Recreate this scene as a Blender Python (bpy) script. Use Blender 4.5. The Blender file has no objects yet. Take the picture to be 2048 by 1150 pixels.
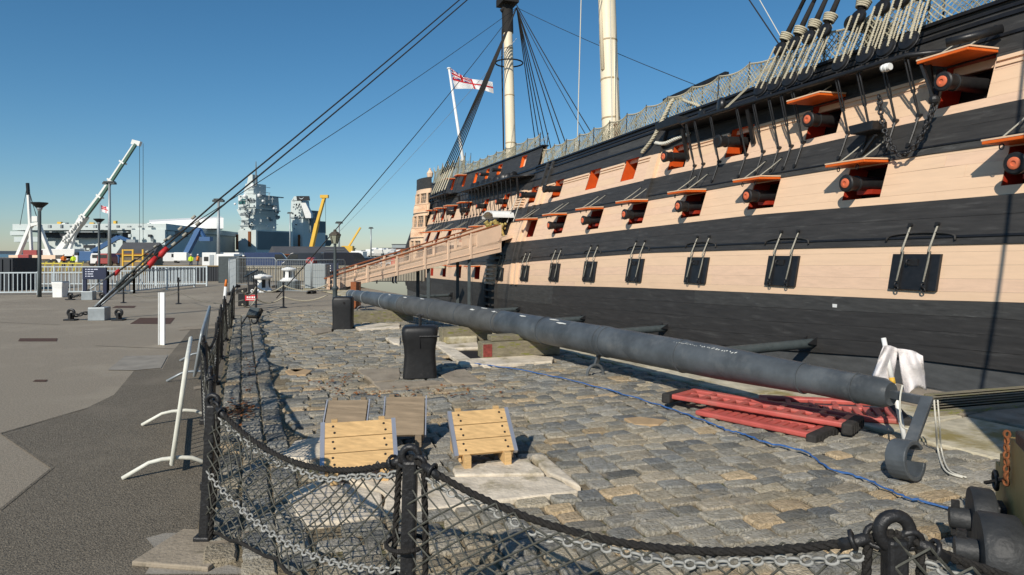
import bpy, bmesh, math, random
from mathutils import Vector as V, Matrix, noise as MN
R = random.Random(7)
rad = math.radians
S = bpy.context.scene
COL = S.collection

# ---------------------------------------------------------------- camera, sky, sun, exposure
F, CX, HV, H = 1300.0, 1024.0, 506.0, 1.75          # focal length and principal point (survey pixels), eye height
cam = bpy.data.cameras.new('camera')
cam.sensor_width = 36; cam.lens = 36 * F / 2048; cam.shift_y = -(575 - HV) / 2048
cam.clip_start = 0.05; cam.clip_end = 20000
co = bpy.data.objects.new('camera', cam); COL.objects.link(co)
co.location = (0, 0, H); co.rotation_euler = (rad(90), 0, 0); S.camera = co
AZ, EL = rad(24), rad(34)                            # light travels towards azimuth AZ (from +Y to +X)
W = bpy.data.worlds.new('World'); S.world = W; W.use_nodes = True
nt = W.node_tree; bg = nt.nodes['Background']
sk = nt.nodes.new('ShaderNodeTexSky'); sk.sky_type = 'NISHITA'; sk.sun_disc = False
sk.sun_elevation = EL; sk.sun_rotation = AZ + math.pi
sk.air_density = 1.0; sk.dust_density = 0.2; sk.ozone_density = 6.0; sk.altitude = 0
hs = nt.nodes.new('ShaderNodeHueSaturation'); hs.inputs['Saturation'].default_value = 1.14; hs.inputs['Hue'].default_value = 0.490
nt.links.new(sk.outputs[0], hs.inputs['Color']); nt.links.new(hs.outputs[0], bg.inputs[0]); bg.inputs[1].default_value = 0.094
sun = bpy.data.lights.new('sun', 'SUN'); sun.energy = 4.5; sun.angle = rad(0.53); sun.color = (1.0, 0.93, 0.82)
so = bpy.data.objects.new('sun', sun); COL.objects.link(so)
LDIR = V((math.sin(AZ) * math.cos(EL), math.cos(AZ) * math.cos(EL), -math.sin(EL)))
so.rotation_euler = LDIR.to_track_quat('-Z', 'Y').to_euler(); so.location = (-20, -40, 40)
S.view_settings.view_transform = 'Standard'; S.view_settings.look = 'None'
S.view_settings.exposure = 0.0; S.view_settings.gamma = 1.0

# ---------------------------------------------------------------- survey helpers: a sight line plus a known height or distance gives a place
def G(u, v, z=0.0):
    Y = (H - z) * F / (v - HV)
    return V(((u - CX) / F * Y, Y, z))
def D(u, v, Y):
    return V(((u - CX) / F * Y, Y, H - (v - HV) * Y / F))
def lerp(a, b, t): return a + (b - a) * t
def interp(x, xs, ys):
    if x <= xs[0]: return ys[0]
    for i in range(1, len(xs)):
        if x <= xs[i]:
            return ys[i-1] + (ys[i] - ys[i-1]) * (x - xs[i-1]) / (xs[i] - xs[i-1])
    return ys[-1]

# ---------------------------------------------------------------- materials
def mat(name, col, rough=0.7, var=0.18, scale=6.0, bump=0.0, bscale=None, metal=0.0, attr=False,
        stretch=(1, 1, 1), col2=None, patch=None, pscale=1.5, pth=0.62, spec=0.4, coord='Object', detail=6, psoft=0.08):
    m = bpy.data.materials.new(name); m.use_nodes = True
    t = m.node_tree; N = t.nodes; L = t.links
    b = N['Principled BSDF']; b.inputs['Roughness'].default_value = rough; b.inputs['Metallic'].default_value = metal
    b.inputs['Specular IOR Level'].default_value = spec
    tc = N.new('ShaderNodeTexCoord'); mp = N.new('ShaderNodeMapping'); mp.inputs['Scale'].default_value = stretch
    L.new(tc.outputs[coord], mp.inputs[0])
    nz = N.new('ShaderNodeTexNoise'); nz.inputs['Scale'].default_value = scale; nz.inputs['Detail'].default_value = detail
    nz.inputs['Roughness'].default_value = 0.6
    L.new(mp.outputs[0], nz.inputs['Vector'])
    rp = N.new('ShaderNodeMapRange'); rp.inputs[1].default_value = 0.3; rp.inputs[2].default_value = 0.7
    L.new(nz.outputs[0], rp.inputs[0])
    mx = N.new('ShaderNodeMix'); mx.data_type = 'RGBA'
    c2 = col2 if col2 else tuple(min(1, c * (1 + var)) for c in col)
    c1 = tuple(c * (1 - var) for c in col) if not col2 else col
    mx.inputs[6].default_value = (*c1, 1); mx.inputs[7].default_value = (*c2, 1)
    L.new(rp.outputs[0], mx.inputs[0]); out = mx.outputs[2]
    if attr:
        at = N.new('ShaderNodeAttribute'); at.attribute_name = 'Col'
        mm = N.new('ShaderNodeMix'); mm.data_type = 'RGBA'; mm.blend_type = 'MULTIPLY'; mm.inputs[0].default_value = 1
        L.new(out, mm.inputs[6]); L.new(at.outputs[0], mm.inputs[7]); out = mm.outputs[2]
    if patch:
        n2 = N.new('ShaderNodeTexNoise'); n2.inputs['Scale'].default_value = pscale; n2.inputs['Detail'].default_value = 8
        n2.inputs['Roughness'].default_value = 0.65
        L.new(mp.outputs[0], n2.inputs['Vector'])
        r2 = N.new('ShaderNodeMapRange'); r2.inputs[1].default_value = pth; r2.inputs[2].default_value = pth + psoft
        L.new(n2.outputs[0], r2.inputs[0])
        m3 = N.new('ShaderNodeMix'); m3.data_type = 'RGBA'; m3.inputs[7].default_value = (*patch, 1)
        L.new(r2.outputs[0], m3.inputs[0]); L.new(out, m3.inputs[6]); out = m3.outputs[2]
    L.new(out, b.inputs['Base Color'])
    if bump:
        n3 = N.new('ShaderNodeTexNoise'); n3.inputs['Scale'].default_value = bscale or scale * 4; n3.inputs['Detail'].default_value = 5
        L.new(mp.outputs[0], n3.inputs['Vector'])
        bp = N.new('ShaderNodeBump'); bp.inputs['Strength'].default_value = bump; bp.inputs['Distance'].default_value = 0.02
        L.new(n3.outputs[0], bp.inputs['Height']); L.new(bp.outputs[0], b.inputs['Normal'])
    return m

MT = {}
def mk(k, *a, **kw): MT[k] = mat(k, *a, **kw)
mk('asphalt', (0.285, 0.243, 0.185), 0.92, 0.36, 55, 0.6, 140, patch=(0.37, 0.32, 0.245), pscale=0.33, pth=0.48, psoft=0.2)
mk('tarmac', (0.168, 0.143, 0.107), 0.93, 0.65, 75, 0.9, 110, patch=(0.225, 0.192, 0.145), pscale=0.9, pth=0.5, psoft=0.2)
mk('concrete', (0.27, 0.245, 0.205), 0.9, 0.2, 3.5, 0.35, 60, patch=(0.15, 0.135, 0.11), pscale=0.45, pth=0.52, psoft=0.2)
mk('earth', (0.20, 0.16, 0.10), 0.95, 0.6, 30, 1.0, 60, patch=(0.10, 0.105, 0.04), pscale=3.0, pth=0.55)
mk('sett', (1.10, 1.06, 0.95), 0.85, 0.5, 28, 1.0, 60, attr=True, patch=(0.37, 0.30, 0.20), pscale=4.0, pth=0.57, psoft=0.22, spec=0.25)
mk('limestone', (0.64, 0.56, 0.44), 0.85, 0.25, 5, 0.6, 26, patch=(0.30, 0.25, 0.15), pscale=2.6, pth=0.53, psoft=0.14)
mk('coping', (0.50, 0.45, 0.33), 0.88, 0.3, 4, 0.6, 24, patch=(0.27, 0.22, 0.085), pscale=1.6, pth=0.50, psoft=0.14)
mk('flag', (0.30, 0.25, 0.185), 0.88, 0.22, 4, 0.5, 30, patch=(0.2, 0.17, 0.12), pscale=3, pth=0.55)
mk('sand', (0.42, 0.29, 0.16), 0.95, 0.2, 8, 0.3, 60)
mk('leaf', (0.22, 0.085, 0.025), 0.8, 0.5, 10, 0)
mk('hull_buff', (0.79, 0.555, 0.37), 0.55, 0.05, 1.2, 0.14, 60, stretch=(1, 1, 9), patch=(0.73, 0.50, 0.345), pscale=0.8, pth=0.58, psoft=0.2)
mk('hull_black', (0.042, 0.040, 0.038), 0.55, 0.25, 1.5, 0.35, 40, stretch=(1, 1, 9), patch=(0.082, 0.08, 0.076), pscale=1.1, pth=0.56, psoft=0.16, spec=0.35)
mk('hull_black_worn', (0.055, 0.054, 0.051), 0.6, 0.3, 2.5, 0.5, 40, stretch=(1, 1, 7), patch=(0.105, 0.105, 0.10), pscale=2.2, pth=0.6, psoft=0.1)
mk('hull_buff_worn', (0.78, 0.54, 0.375), 0.6, 0.08, 2.0, 0.25, 60, stretch=(1, 1, 7), patch=(0.68, 0.47, 0.32), pscale=2.0, pth=0.62, psoft=0.12)
mk('hull_grey', (0.085, 0.088, 0.088), 0.6, 0.25, 2, 0.15, 30, stretch=(1, 1, 4), patch=(0.15, 0.15, 0.14), pscale=1.4, pth=0.62)
mk('black_paint', (0.014, 0.014, 0.015), 0.38, 0.3, 8, 0.1, 40)
mk('black_iron', (0.018, 0.018, 0.019), 0.45, 0.3, 20, 0.25, 60)
mk('bollard_black', (0.012, 0.012, 0.0125), 0.5, 0.3, 9, 0.08, 20, patch=(0.035, 0.033, 0.03), pscale=4, pth=0.62)
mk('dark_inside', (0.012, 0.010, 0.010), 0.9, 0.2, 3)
mk('orange', (0.72, 0.125, 0.012), 0.5, 0.1, 6, 0.05)
mk('red_reveal', (0.36, 0.03, 0.012), 0.55, 0.12, 5)
mk('tampion', (0.68, 0.16, 0.07), 0.5, 0.1, 10)
mk('gun', (0.016, 0.016, 0.0165), 0.5, 0.25, 10, 0.1, 50)
mk('rope_pale', (0.50, 0.45, 0.33), 0.9, 0.25, 40, 0.5, 120)
mk('rope_white', (0.62, 0.60, 0.52), 0.9, 0.15, 40)
mk('rope_black', (0.017, 0.015, 0.013), 0.8, 0.4, 50, 0.6, 120)
mk('rope_brown', (0.055, 0.040, 0.028), 0.85, 0.4, 40)
mk('net_dark', (0.075, 0.075, 0.062), 0.85, 0.4, 40)
mk('net_pale', (0.46, 0.43, 0.31), 0.9, 0.25, 9)
mk('mast', (0.82, 0.71, 0.52), 0.5, 0.08, 0.6, 0.05, 8, patch=(0.36, 0.15, 0.035), pscale=0.45, pth=0.66, psoft=0.05, stretch=(1, 1, 0.4))
mk('mast_band', (0.42, 0.33, 0.2), 0.6, 0.2, 4)
mk('spar', (0.075, 0.085, 0.093), 0.42, 0.4, 2.2, 0.15, 30, patch=(0.14, 0.148, 0.15), pscale=3.2, pth=0.53, psoft=0.25)
mk('spar_weather', (0.08, 0.082, 0.08), 0.6, 0.3, 4, 0.4, 40, patch=(0.62, 0.62, 0.58), pscale=1.9, pth=0.69, psoft=0.03)
mk('droppings', (0.62, 0.62, 0.58), 0.8, 0.1, 30)
mk('galv', (0.33, 0.36, 0.37), 0.45, 0.15, 6, metal=0.4)
mk('galv_light', (0.50, 0.56, 0.58), 0.5, 0.12, 6)
mk('steel_dark', (0.055, 0.068, 0.07), 0.5, 0.2, 6)
mk('white_paint', (0.78, 0.78, 0.75), 0.5, 0.06, 5, 0.05)
mk('orange_reveal', (0.62, 0.085, 0.012), 0.5, 0.12, 5)
mk('rope_grey', (0.36, 0.34, 0.28), 0.9, 0.25, 40)
mk('chain', (0.30, 0.30, 0.28), 0.55, 0.2, 20)
mk('old_red', (0.22, 0.045, 0.035), 0.9, 0.4, 20)
mk('rope_dull', (0.16, 0.15, 0.12), 0.9, 0.2, 20)
mk('barrier_white', (0.70, 0.69, 0.60), 0.5, 0.12, 9, patch=(0.42, 0.30, 0.16), pscale=5, pth=0.68, psoft=0.05)
mk('cloth_white', (0.74, 0.70, 0.69), 0.9, 0.06, 5, 0.3, 40)
mk('plastic_red', (0.47, 0.095, 0.078), 0.5, 0.2, 4, 0.1, 20, patch=(0.36, 0.14, 0.11), pscale=5, pth=0.52, psoft=0.2)
mk('rubber', (0.030, 0.028, 0.026), 0.85, 0.3, 12, 0.3, 50)
mk('blue_rope', (0.04, 0.12, 0.32), 0.7, 0.3, 40)
mk('timber_new', (0.60, 0.39, 0.175), 0.6, 0.22, 3, 0.12, 40, stretch=(1, 14, 14))
mk('timber_dull', (0.25, 0.19, 0.125), 0.8, 0.25, 3, 0.2, 40, stretch=(1, 9, 9), patch=(0.15, 0.115, 0.08), pscale=2, pth=0.6)
mk('timber_old', (0.23, 0.20, 0.135), 0.9, 0.3, 3, 0.5, 30, stretch=(1, 8, 8), patch=(0.20, 0.20, 0.05), pscale=2, pth=0.55)
mk('alu', (0.55, 0.56, 0.60), 0.35, 0.06, 8, metal=0.7)
mk('bolt', (0.02, 0.018, 0.015), 0.5, 0.1)
mk('rust', (0.20, 0.07, 0.025), 0.9, 0.35, 12)
mk('manhole', (0.085, 0.045, 0.03), 0.9, 0.3, 20)
mk('gilt', (0.42, 0.33, 0.11), 0.45, 0.5, 14, 0.5, 40)
mk('gang_buff', (0.77, 0.56, 0.40), 0.5, 0.05, 3)
mk('handrail', (0.27, 0.085, 0.028), 0.4, 0.2, 8, stretch=(2, 2, 8))
mk('window_dark', (0.16, 0.135, 0.10), 0.15, 0.2, 3, spec=0.6)
mk('carrier', (0.52, 0.57, 0.55), 0.7, 0.07, 0.08)
mk('carrier_dark', (0.16, 0.185, 0.19), 0.7, 0.1, 0.08)
mk('carrier_mid', (0.30, 0.33, 0.33), 0.7, 0.1, 0.1)
mk('glass_teal', (0.03, 0.10, 0.10), 0.15, 0.1)
mk('crane_white', (0.72, 0.72, 0.69), 0.5, 0.06, 0.5)
mk('crane_shade', (0.05, 0.12, 0.09), 0.5, 0.1)  # shade of the white boom, put into the colour
mk('crane_yellow', (0.66, 0.40, 0.045), 0.5, 0.1, 0.4)
mk('lift_blue', (0.05, 0.12, 0.26), 0.5, 0.1, 0.4)
mk('slate', (0.085, 0.085, 0.088), 0.8, 0.12, 0.6)
mk('brick_far', (0.36, 0.135, 0.06), 0.85, 0.15, 1.2)
mk('quay_wall', (0.30, 0.27, 0.21), 0.9, 0.2, 1.4, 0.3, 10, patch=(0.19, 0.16, 0.1), pscale=0.8, pth=0.58)
mk('hoarding', (0.022, 0.026, 0.032), 0.6, 0.2, 1)
mk('navy', (0.018, 0.024, 0.055), 0.5, 0.1)
mk('sign_text', (0.62, 0.65, 0.75), 0.6, 0.05)
mk('sign_red', (0.55, 0.02, 0.03), 0.5, 0.06)
mk('red_boot', (0.50, 0.025, 0.025), 0.6, 0.1, 6)
mk('hi_vis', (0.55, 0.72, 0.03), 0.7, 0.1)
mk('hi_vis_o', (0.75, 0.2, 0.03), 0.7, 0.1)
mk('yellow_guard', (0.62, 0.52, 0.08), 0.6, 0.1)
mk('tan_ground', (0.30, 0.22, 0.11), 0.9, 0.2, 1)
mk('car_dark', (0.02, 0.025, 0.035), 0.3, 0.1, spec=0.6)
mk('car_blue', (0.03, 0.05, 0.12), 0.3, 0.1, spec=0.6)
mk('car_white', (0.70, 0.70, 0.68), 0.35, 0.05, spec=0.6)
mk('car_grey', (0.22, 0.23, 0.24), 0.35, 0.05, spec=0.6)
mk('car_red', (0.32, 0.06, 0.055), 0.35, 0.05, spec=0.6)
mk('car_glass', (0.02, 0.025, 0.03), 0.1, 0.05, spec=0.8)
mk('lamp_glass', (0.35, 0.36, 0.27), 0.25, 0.2, 6)
mk('lamp_iron', (0.075, 0.062, 0.045), 0.7, 0.3, 14)
mk('hill', (0.055, 0.070, 0.080), 0.95, 0.2, 0.01, patch=(0.15, 0.15, 0.15), pscale=0.05, pth=0.62)
mk('water', (0.04, 0.065, 0.085), 0.25, 0.2, 0.02, 0.3, 0.3)
mk('skin', (0.5, 0.3, 0.2), 0.6, 0.08)
mk('cloth_red', (0.50, 0.03, 0.03), 0.8, 0.1)
mk('cloth_navy', (0.02, 0.03, 0.06), 0.8, 0.1)
mk('jeans', (0.10, 0.15, 0.24), 0.8, 0.15)
mk('hair', (0.03, 0.02, 0.015), 0.8, 0.1)
mk('carriage_yellow', (0.44, 0.29, 0.10), 0.5, 0.12, 5, 0.15, 30)
mk('carriage_black', (0.032, 0.034, 0.036), 0.55, 0.35, 5, 0.3, 30, patch=(0.085, 0.087, 0.088), pscale=5, pth=0.6)
mk('flagcol', (0.9, 0.9, 0.9), 0.85, 0.02, 2, attr=True)
mk('rubble', (0.55, 0.53, 0.48), 0.9, 0.3, 0.4)

# ---------------------------------------------------------------- mesh building
WL = {}
def wl(o): return WL.get(o.name, V((0, 0, 0))) if o else V((0, 0, 0))
def put(o, kw):
    for k, v in kw.items():
        if v is not None: o[k] = v
class MB:
    def __init__(s): s.v = []; s.f = []; s.c = []
    def add(s, vs, fs, col=None):
        n = len(s.v); s.v += [V(p) for p in vs]; s.f += [tuple(i + n for i in f) for f in fs]
        s.c += [col] * len(fs); return s
    def quad(s, a, b, c, d, col=None): return s.add([a, b, c, d], [(0, 1, 2, 3)], col)
    def ob(s, c, ax, ay, az, col=None):
        c = V(c); ax = V(ax); ay = V(ay); az = V(az); p = []
        for k in (-1, 1):
            for i, j in ((-1, -1), (1, -1), (1, 1), (-1, 1)): p.append(c + ax * i + ay * j + az * k)
        return s.add(p, [(3, 2, 1, 0), (4, 5, 6, 7), (0, 1, 5, 4), (1, 2, 6, 5), (2, 3, 7, 6), (3, 0, 4, 7)], col)
    def box(s, c, size, rz=0.0, col=None):
        cs, sn = math.cos(rz), math.sin(rz)
        return s.ob(c, V((cs, sn, 0)) * size[0] / 2, V((-sn, cs, 0)) * size[1] / 2, V((0, 0, size[2] / 2)), col)
    def bar(s, a, b, w, h, up=(0, 0, 1)):
        a = V(a); b = V(b); d = b - a; dn = d.normalized(); sd = dn.cross(V(up)).normalized(); u2 = sd.cross(dn)
        return s.ob((a + b) / 2, d / 2, sd * w / 2, u2 * h / 2)
    def prism(s, poly, vec, col=None):
        n = len(poly); vec = V(vec); p = [V(q) for q in poly]; p += [q + vec for q in p]
        return s.add(p, [tuple(range(n - 1, -1, -1)), tuple(range(n, 2 * n))] + [(i, (i + 1) % n, n + (i + 1) % n, n + i) for i in range(n)], col)
    def tube(s, pts, r, seg=8, cap=True, col=None, closed=False):
        pts = [V(p) for p in pts]; n = len(pts); rs = r if isinstance(r, (list, tuple)) else [r] * n
        if n < 2: return s
        t0 = (pts[1] - pts[0]).normalized(); ref = V((0, 0, 1)) if abs(t0.z) < 0.9 else V((1, 0, 0))
        a = t0.cross(ref).normalized(); vs = []
        for i in range(n):
            if closed: t = pts[(i + 1) % n] - pts[i - 1]
            else: t = pts[min(i + 1, n - 1)] - pts[max(i - 1, 0)]
            t = t.normalized() if t.length > 1e-9 else t0
            a = (a - t * a.dot(t)); a = a.normalized() if a.length > 1e-6 else t.orthogonal().normalized()
            b = t.cross(a)
            for k in range(seg):
                q = 2 * math.pi * k / seg
                vs.append(pts[i] + (a * math.cos(q) + b * math.sin(q)) * rs[i])
        fs = []
        for i in range(n if closed else n - 1):
            for k in range(seg):
                k2 = (k + 1) % seg; j = (i + 1) % n
                fs.append((i * seg + k, i * seg + k2, j * seg + k2, j * seg + k))
        if cap and not closed:
            fs.append(tuple(range(seg - 1, -1, -1))); fs.append(tuple((n - 1) * seg + k for k in range(seg)))
        return s.add(vs, fs, col)
    def lathe(s, prof, o, ax=(0, 0, 1), seg=16, sq=None):
        o = V(o); ax = V(ax).normalized(); ref = V((1, 0, 0)) if abs(ax.x) < 0.9 else V((0, 1, 0))
        b = ax.cross(ref).normalized(); a = b.cross(ax); vs = []; n = len(prof)
        for r, h in prof:
            for k in range(seg):
                q = 2 * math.pi * k / seg
                vs.append(o + ax * h + (a * math.cos(q) + b * math.sin(q)) * r)
        fs = [(i * seg + k, i * seg + (k + 1) % seg, (i + 1) * seg + (k + 1) % seg, (i + 1) * seg + k) for i in range(n - 1) for k in range(seg)]
        fs += [tuple(range(seg - 1, -1, -1)), tuple((n - 1) * seg + k for k in range(seg))]
        return s.add(vs, fs)
    def ball(s, c, r, seg=10, rings=6, sc=(1, 1, 1)):
        c = V(c); vs = []; 
        for i in range(1, rings):
            p = math.pi * i / rings
            for k in range(seg):
                q = 2 * math.pi * k / seg
                vs.append(c + V((math.sin(p) * math.cos(q) * sc[0], math.sin(p) * math.sin(q) * sc[1], math.cos(p) * sc[2])) * r)
        t = len(vs); vs += [c + V((0, 0, r * sc[2])), c - V((0, 0, r * sc[2]))]
        fs = [(i * seg + k, (i + 1) * seg + k, (i + 1) * seg + (k + 1) % seg, i * seg + (k + 1) % seg) for i in range(rings - 2) for k in range(seg)]
        fs += [(t, k, (k + 1) % seg) for k in range(seg)]
        fs += [(t + 1, (rings - 2) * seg + (k + 1) % seg, (rings - 2) * seg + k) for k in range(seg)]
        return s.add(vs, fs)
    def torus(s, c, ax, R_, r, seg=18, m=8, arc=1.0, a0=0.0):
        c = V(c); ax = V(ax).normalized(); ref = V((0, 0, 1)) if abs(ax.z) < 0.9 else V((1, 0, 0))
        b = ax.cross(ref).normalized(); a = b.cross(ax)
        n = seg if arc >= 1 else seg + 1
        pts = [c + (a * math.cos(a0 + 2 * math.pi * arc * i / seg) + b * math.sin(a0 + 2 * math.pi * arc * i / seg)) * R_ for i in range(n)]
        return s.tube(pts, r, m, closed=arc >= 1)
    def mesh(s, name, m, off, smooth):
        me = bpy.data.meshes.new(name); me.from_pydata([p - off for p in s.v], [], s.f)
        if m: me.materials.append(MT[m] if isinstance(m, str) else m)
        if any(c is not None for c in s.c):
            ca = me.color_attributes.new('Col', 'FLOAT_COLOR', 'CORNER'); i = 0; buf = []
            for f, c in zip(s.f, s.c):
                c = c or (1, 1, 1)
                buf += [c[0], c[1], c[2], 1.0] * len(f)
            ca.data.foreach_set('color', buf)
        if smooth:
            me.polygons.foreach_set('use_smooth', [True] * len(me.polygons))
            if smooth is not True: me.set_sharp_from_angle(angle=rad(smooth))
        me.update(); return me
    def build(s, name, m, parent=None, smooth=False, bevel=0.0, label=None, category=None, group=None, kind=None, loc=None, bseg=2):
        off = wl(parent) if parent else (V(loc) if loc is not None else V((0, 0, 0)))
        o = bpy.data.objects.new(name, s.mesh(name, m, off, smooth)); COL.objects.link(o)
        if parent: o.parent = parent; WL[o.name] = off
        else: o.location = off; WL[o.name] = off
        put(o, dict(label=label, category=category, group=group, kind=kind))
        if bevel:
            b = o.modifiers.new('edge', 'BEVEL'); b.width = bevel; b.segments = bseg; b.limit_method = 'ANGLE'; b.angle_limit = rad(40)
        return o
def thing(name, label, category, loc=(0, 0, 0), group=None):
    o = bpy.data.objects.new(name, None); COL.objects.link(o); o.location = loc; o.empty_display_size = 0.2
    WL[o.name] = V(loc); put(o, dict(label=label, category=category, group=group)); return o
def sag(a, b, s, n=12):
    a = V(a); b = V(b)
    return [a.lerp(b, i / n) - V((0, 0, s * 4 * (i / n) * (1 - i / n))) for i in range(n + 1)]
def rope_twist(mb, pts, r, seg=6, pitch=None):
    """three-strand rope: three thin tubes wound round the path"""
    pitch = pitch or r * 7
    P = [V(p) for p in pts]; L = [0]
    for i in range(1, len(P)): L.append(L[-1] + (P[i] - P[i-1]).length)
    n = max(8, int(L[-1] / (pitch / 6))); path = []
    for i in range(n + 1):
        d = L[-1] * i / n; j = 0
        while j < len(P) - 2 and L[j + 1] < d: j += 1
        path.append(P[j].lerp(P[j + 1], (d - L[j]) / max(1e-9, L[j + 1] - L[j])))
    for k in range(3):
        q = []
        for i, p in enumerate(path):
            t = (path[min(i + 1, n)] - path[max(i - 1, 0)]).normalized()
            a = t.cross(V((0, 0, 1))); a = a.normalized() if a.length > 0.05 else t.orthogonal().normalized()
            b = t.cross(a); an = 2 * math.pi * (i / 6 + k / 3)
            q.append(p + (a * math.cos(an) + b * math.sin(an)) * r * 0.5)
        mb.tube(q, r * 0.56, 5)
    return mb
def chain(mb, pts, link, r, m=5):
    P = [V(p) for p in pts]; L = [0]
    for i in range(1, len(P)): L.append(L[-1] + (P[i] - P[i-1]).length)
    n = int(L[-1] / (link * 0.72))
    for i in range(n):
        d = L[-1] * (i + 0.5) / n; j = 0
        while j < len(P) - 2 and L[j + 1] < d: j += 1
        t = (P[j + 1] - P[j]).normalized(); c = P[j].lerp(P[j + 1], (d - L[j]) / max(1e-9, L[j + 1] - L[j]))
        a = t.cross(V((0, 0, 1))); a = a.normalized() if a.length > 0.05 else t.orthogonal().normalized()
        b = t.cross(a); sd = (a + b).normalized() if i % 2 else (a - b).normalized()
        l2 = link / 2 - r; w = link * 0.28
        ring = [c + t * (l2 - w) * sx + (t * math.cos(q) * w + sd * math.sin(q) * w) for sx, q0 in ((1, -math.pi / 2), (-1, math.pi / 2)) for q in [q0 + math.pi * k / 4 for k in range(5)]]
        mb.tube(ring, r, m, closed=True)
    return mb
def net(mb, P, nu, nv, r, seg=3):
    """diamond net over a patch P(u,v), real strands"""
    for sgn in (1, -1):
        for k in range(-nv, nu + nv + 1):
            pts = []
            for j in range(nv + 1):
                i = k + sgn * j
                if 0 <= i <= nu: pts.append(P(i / nu, j / nv))
                elif pts and len(pts) > 1: break
            if len(pts) > 1: mb.tube(pts, r, seg, cap=False)
    return mb

# ================================================================= THE SHIP'S FRAME OF REFERENCE
DX, DY = -478 / math.hypot(478, 1300), 1300 / math.hypot(478, 1300)
DV = V((DX, DY, 0)); NV = V((-DY, DX, 0)); UP = V((0, 0, 1))     # aft along the side, outboard towards the quay
P0 = V((7.9553, 12.8311, 0))
_zs = [-3, -0.9, .4, 1.3, 2.4, 6.1, 7.1, 9.1, 12]; _sl = [0, 0, .06, .2, .33, .35, .28, .2, .15]
_TZ = [0.0]
for _i in range(1, 301): _TZ.append(_TZ[-1] - 0.05 * interp(-3 + _i * 0.05, _zs, _sl))
_o = _TZ[86]
def tz(z):
    x = (z + 3) / 0.05; i = max(0, min(299, int(x)))
    return _TZ[i] + (_TZ[i + 1] - _TZ[i]) * (x - i) - _o
def ts(s):
    if s > 25: return -0.5 * ((s - 25) / 25) ** 2
    if s < -5: return -6.3 * ((-5 - s) / 13) ** 2.2
    return 0.0
def SP(s, t, z): return P0 + DV * s + NV * t + UP * z
def HP(s, z, o=0.0): return SP(s, tz(z) + ts(s) + o, z)
KS = [-18, -2, 0, 5, 10, 20, 25, 35, 50, 56]
LV = {0: [-.1, -.25, -.33, -.78, -1.1, -1.5, -1.6, -1.7, -1.8, -1.8],
      1: [1.3, .92, .83, .70, .56, .20, .05, -.15, -.4, -.4],
      2: [2.2, 1.92, 1.90, 1.84, 1.76, 1.36, 1.08, .95, .9, .9],
      3: [3.2, 2.80, 2.79, 2.79, 2.66, 2.40, 2.3, 2.3, 2.4, 2.4],
      4: [4.1, 3.74, 3.78, 3.74, 3.64, 3.50, 3.45, 3.45, 3.6, 3.7],
      5: [4.9, 4.57, 4.57, 4.47, 4.46, 4.25, 4.2, 4.2, 4.35, 4.4],
      6: [5.9, 5.52, 5.50, 5.42, 5.36, 5.20, 5.15, 5.15, 5.35, 5.5],
      7: [7.2, 6.70, 6.75, 6.70, 6.65, 6.48, 6.42, 6.45, 6.7, 6.9],
      8: [8.0, 7.7, 7.7, 7.7, 7.7, 7.65, 7.6, 7.75, 8.35, 8.6]}
def lev(k, s):
    a = int(math.floor(k)); f = k - a
    z = interp(s, KS, LV[a])
    return z if f < 1e-6 else z + (interp(s, KS, LV[a + 1]) - z) * f
E0 = G(2048, 823); ED = (G(1000, 628) - G(1500, 721)).normalized(); EN = V((-ED.y, ED.x, 0))                       # dock edge line, parallel to the ship
def EP(s, w=0.0, z=0.0): return V((E0.x, E0.y, 0)) + ED * s + EN * w + UP * z

# ================================================================= GROUND
def sheet(name, poly, m, z, **kw):
    return MB().add([V((p[0], p[1], z)) for p in poly], [tuple(range(len(poly)))]).build(name, m, **kw)
def inpoly(p, poly):
    c = False; n = len(poly); x, y = p[0], p[1]
    for i in range(n):
        a, b = poly[i], poly[i - 1]
        if (a[1] > y) != (b[1] > y) and x < (b[0] - a[0]) * (y - a[1]) / (b[1] - a[1]) + a[0]: c = not c
    return c
YW = 41.0
ea, eb = EP(-26), EP((YW - E0.y) / ED.y)
gm = MB()
gm.add([(-400, -40, 0), (ea.x, -40, 0), ea, eb, (-400, YW, 0)], [(0, 1, 2, 3, 4)])
gm.build('ground', 'asphalt', kind='structure')
far = MB(); ec = EP((95 - E0.y) / ED.y)
far.add([(-1500, YW, -.25), (eb.x, YW, -.25), (ec.x, 95, -.25), (200, 95, -.25), (500, 300, -.25), (-1500, 300, -.25)], [(0, 1, 2, 3, 4, 5)])
far.build('far_ground', 'asphalt', kind='structure')
w_ = MB(); w_.add([(-9000, 300.2, -3.4), (9000, 300.2, -3.4), (9000, 9000, -3.4), (-9000, 9000, -3.4)], [(0, 1, 2, 3)])
w_.build('water', 'water', kind='structure')
# the dry dock the ship stands in: floor, stepped walls
dk = MB()
fl = [EP(-30, 1.3, -6), EP(90, 1.3, -6), EP(90, -60, -6), EP(-30, -60, -6)]
dk.add(fl, [(0, 1, 2, 3)]); dk.build('dock_floor', 'flag', kind='structure')
dw = MB()
for a, b in ((0, -1.9), (0.45, -3.9), (.9, -6)):
    pass
for k, (w0, z0, z1) in enumerate(((0, -0.004, -1.9), (-.5, -1.9, -3.9), (-1.0, -3.9, -6))):
    dw.ob((EP(32, w0 + .6, (z0 + z1) / 2)), ED * 62, EN * .6, UP * ((z0 - z1) / 2))
dw.build('dock_wall', 'coping', kind='structure')
dw = MB().ob(SP(22, -22, -3), DV * 60, NV * 2, UP * 3); dw.build('dock_wall_far_side', 'coping', kind='structure')
q2 = MB().add([SP(-40, -24, .0), SP(84, -24, .0), SP(84, -300, .0), SP(-40, -300, .0)], [(0, 1, 2, 3)]); q2.build('quay_far_side', 'concrete', kind='structure')
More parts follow.
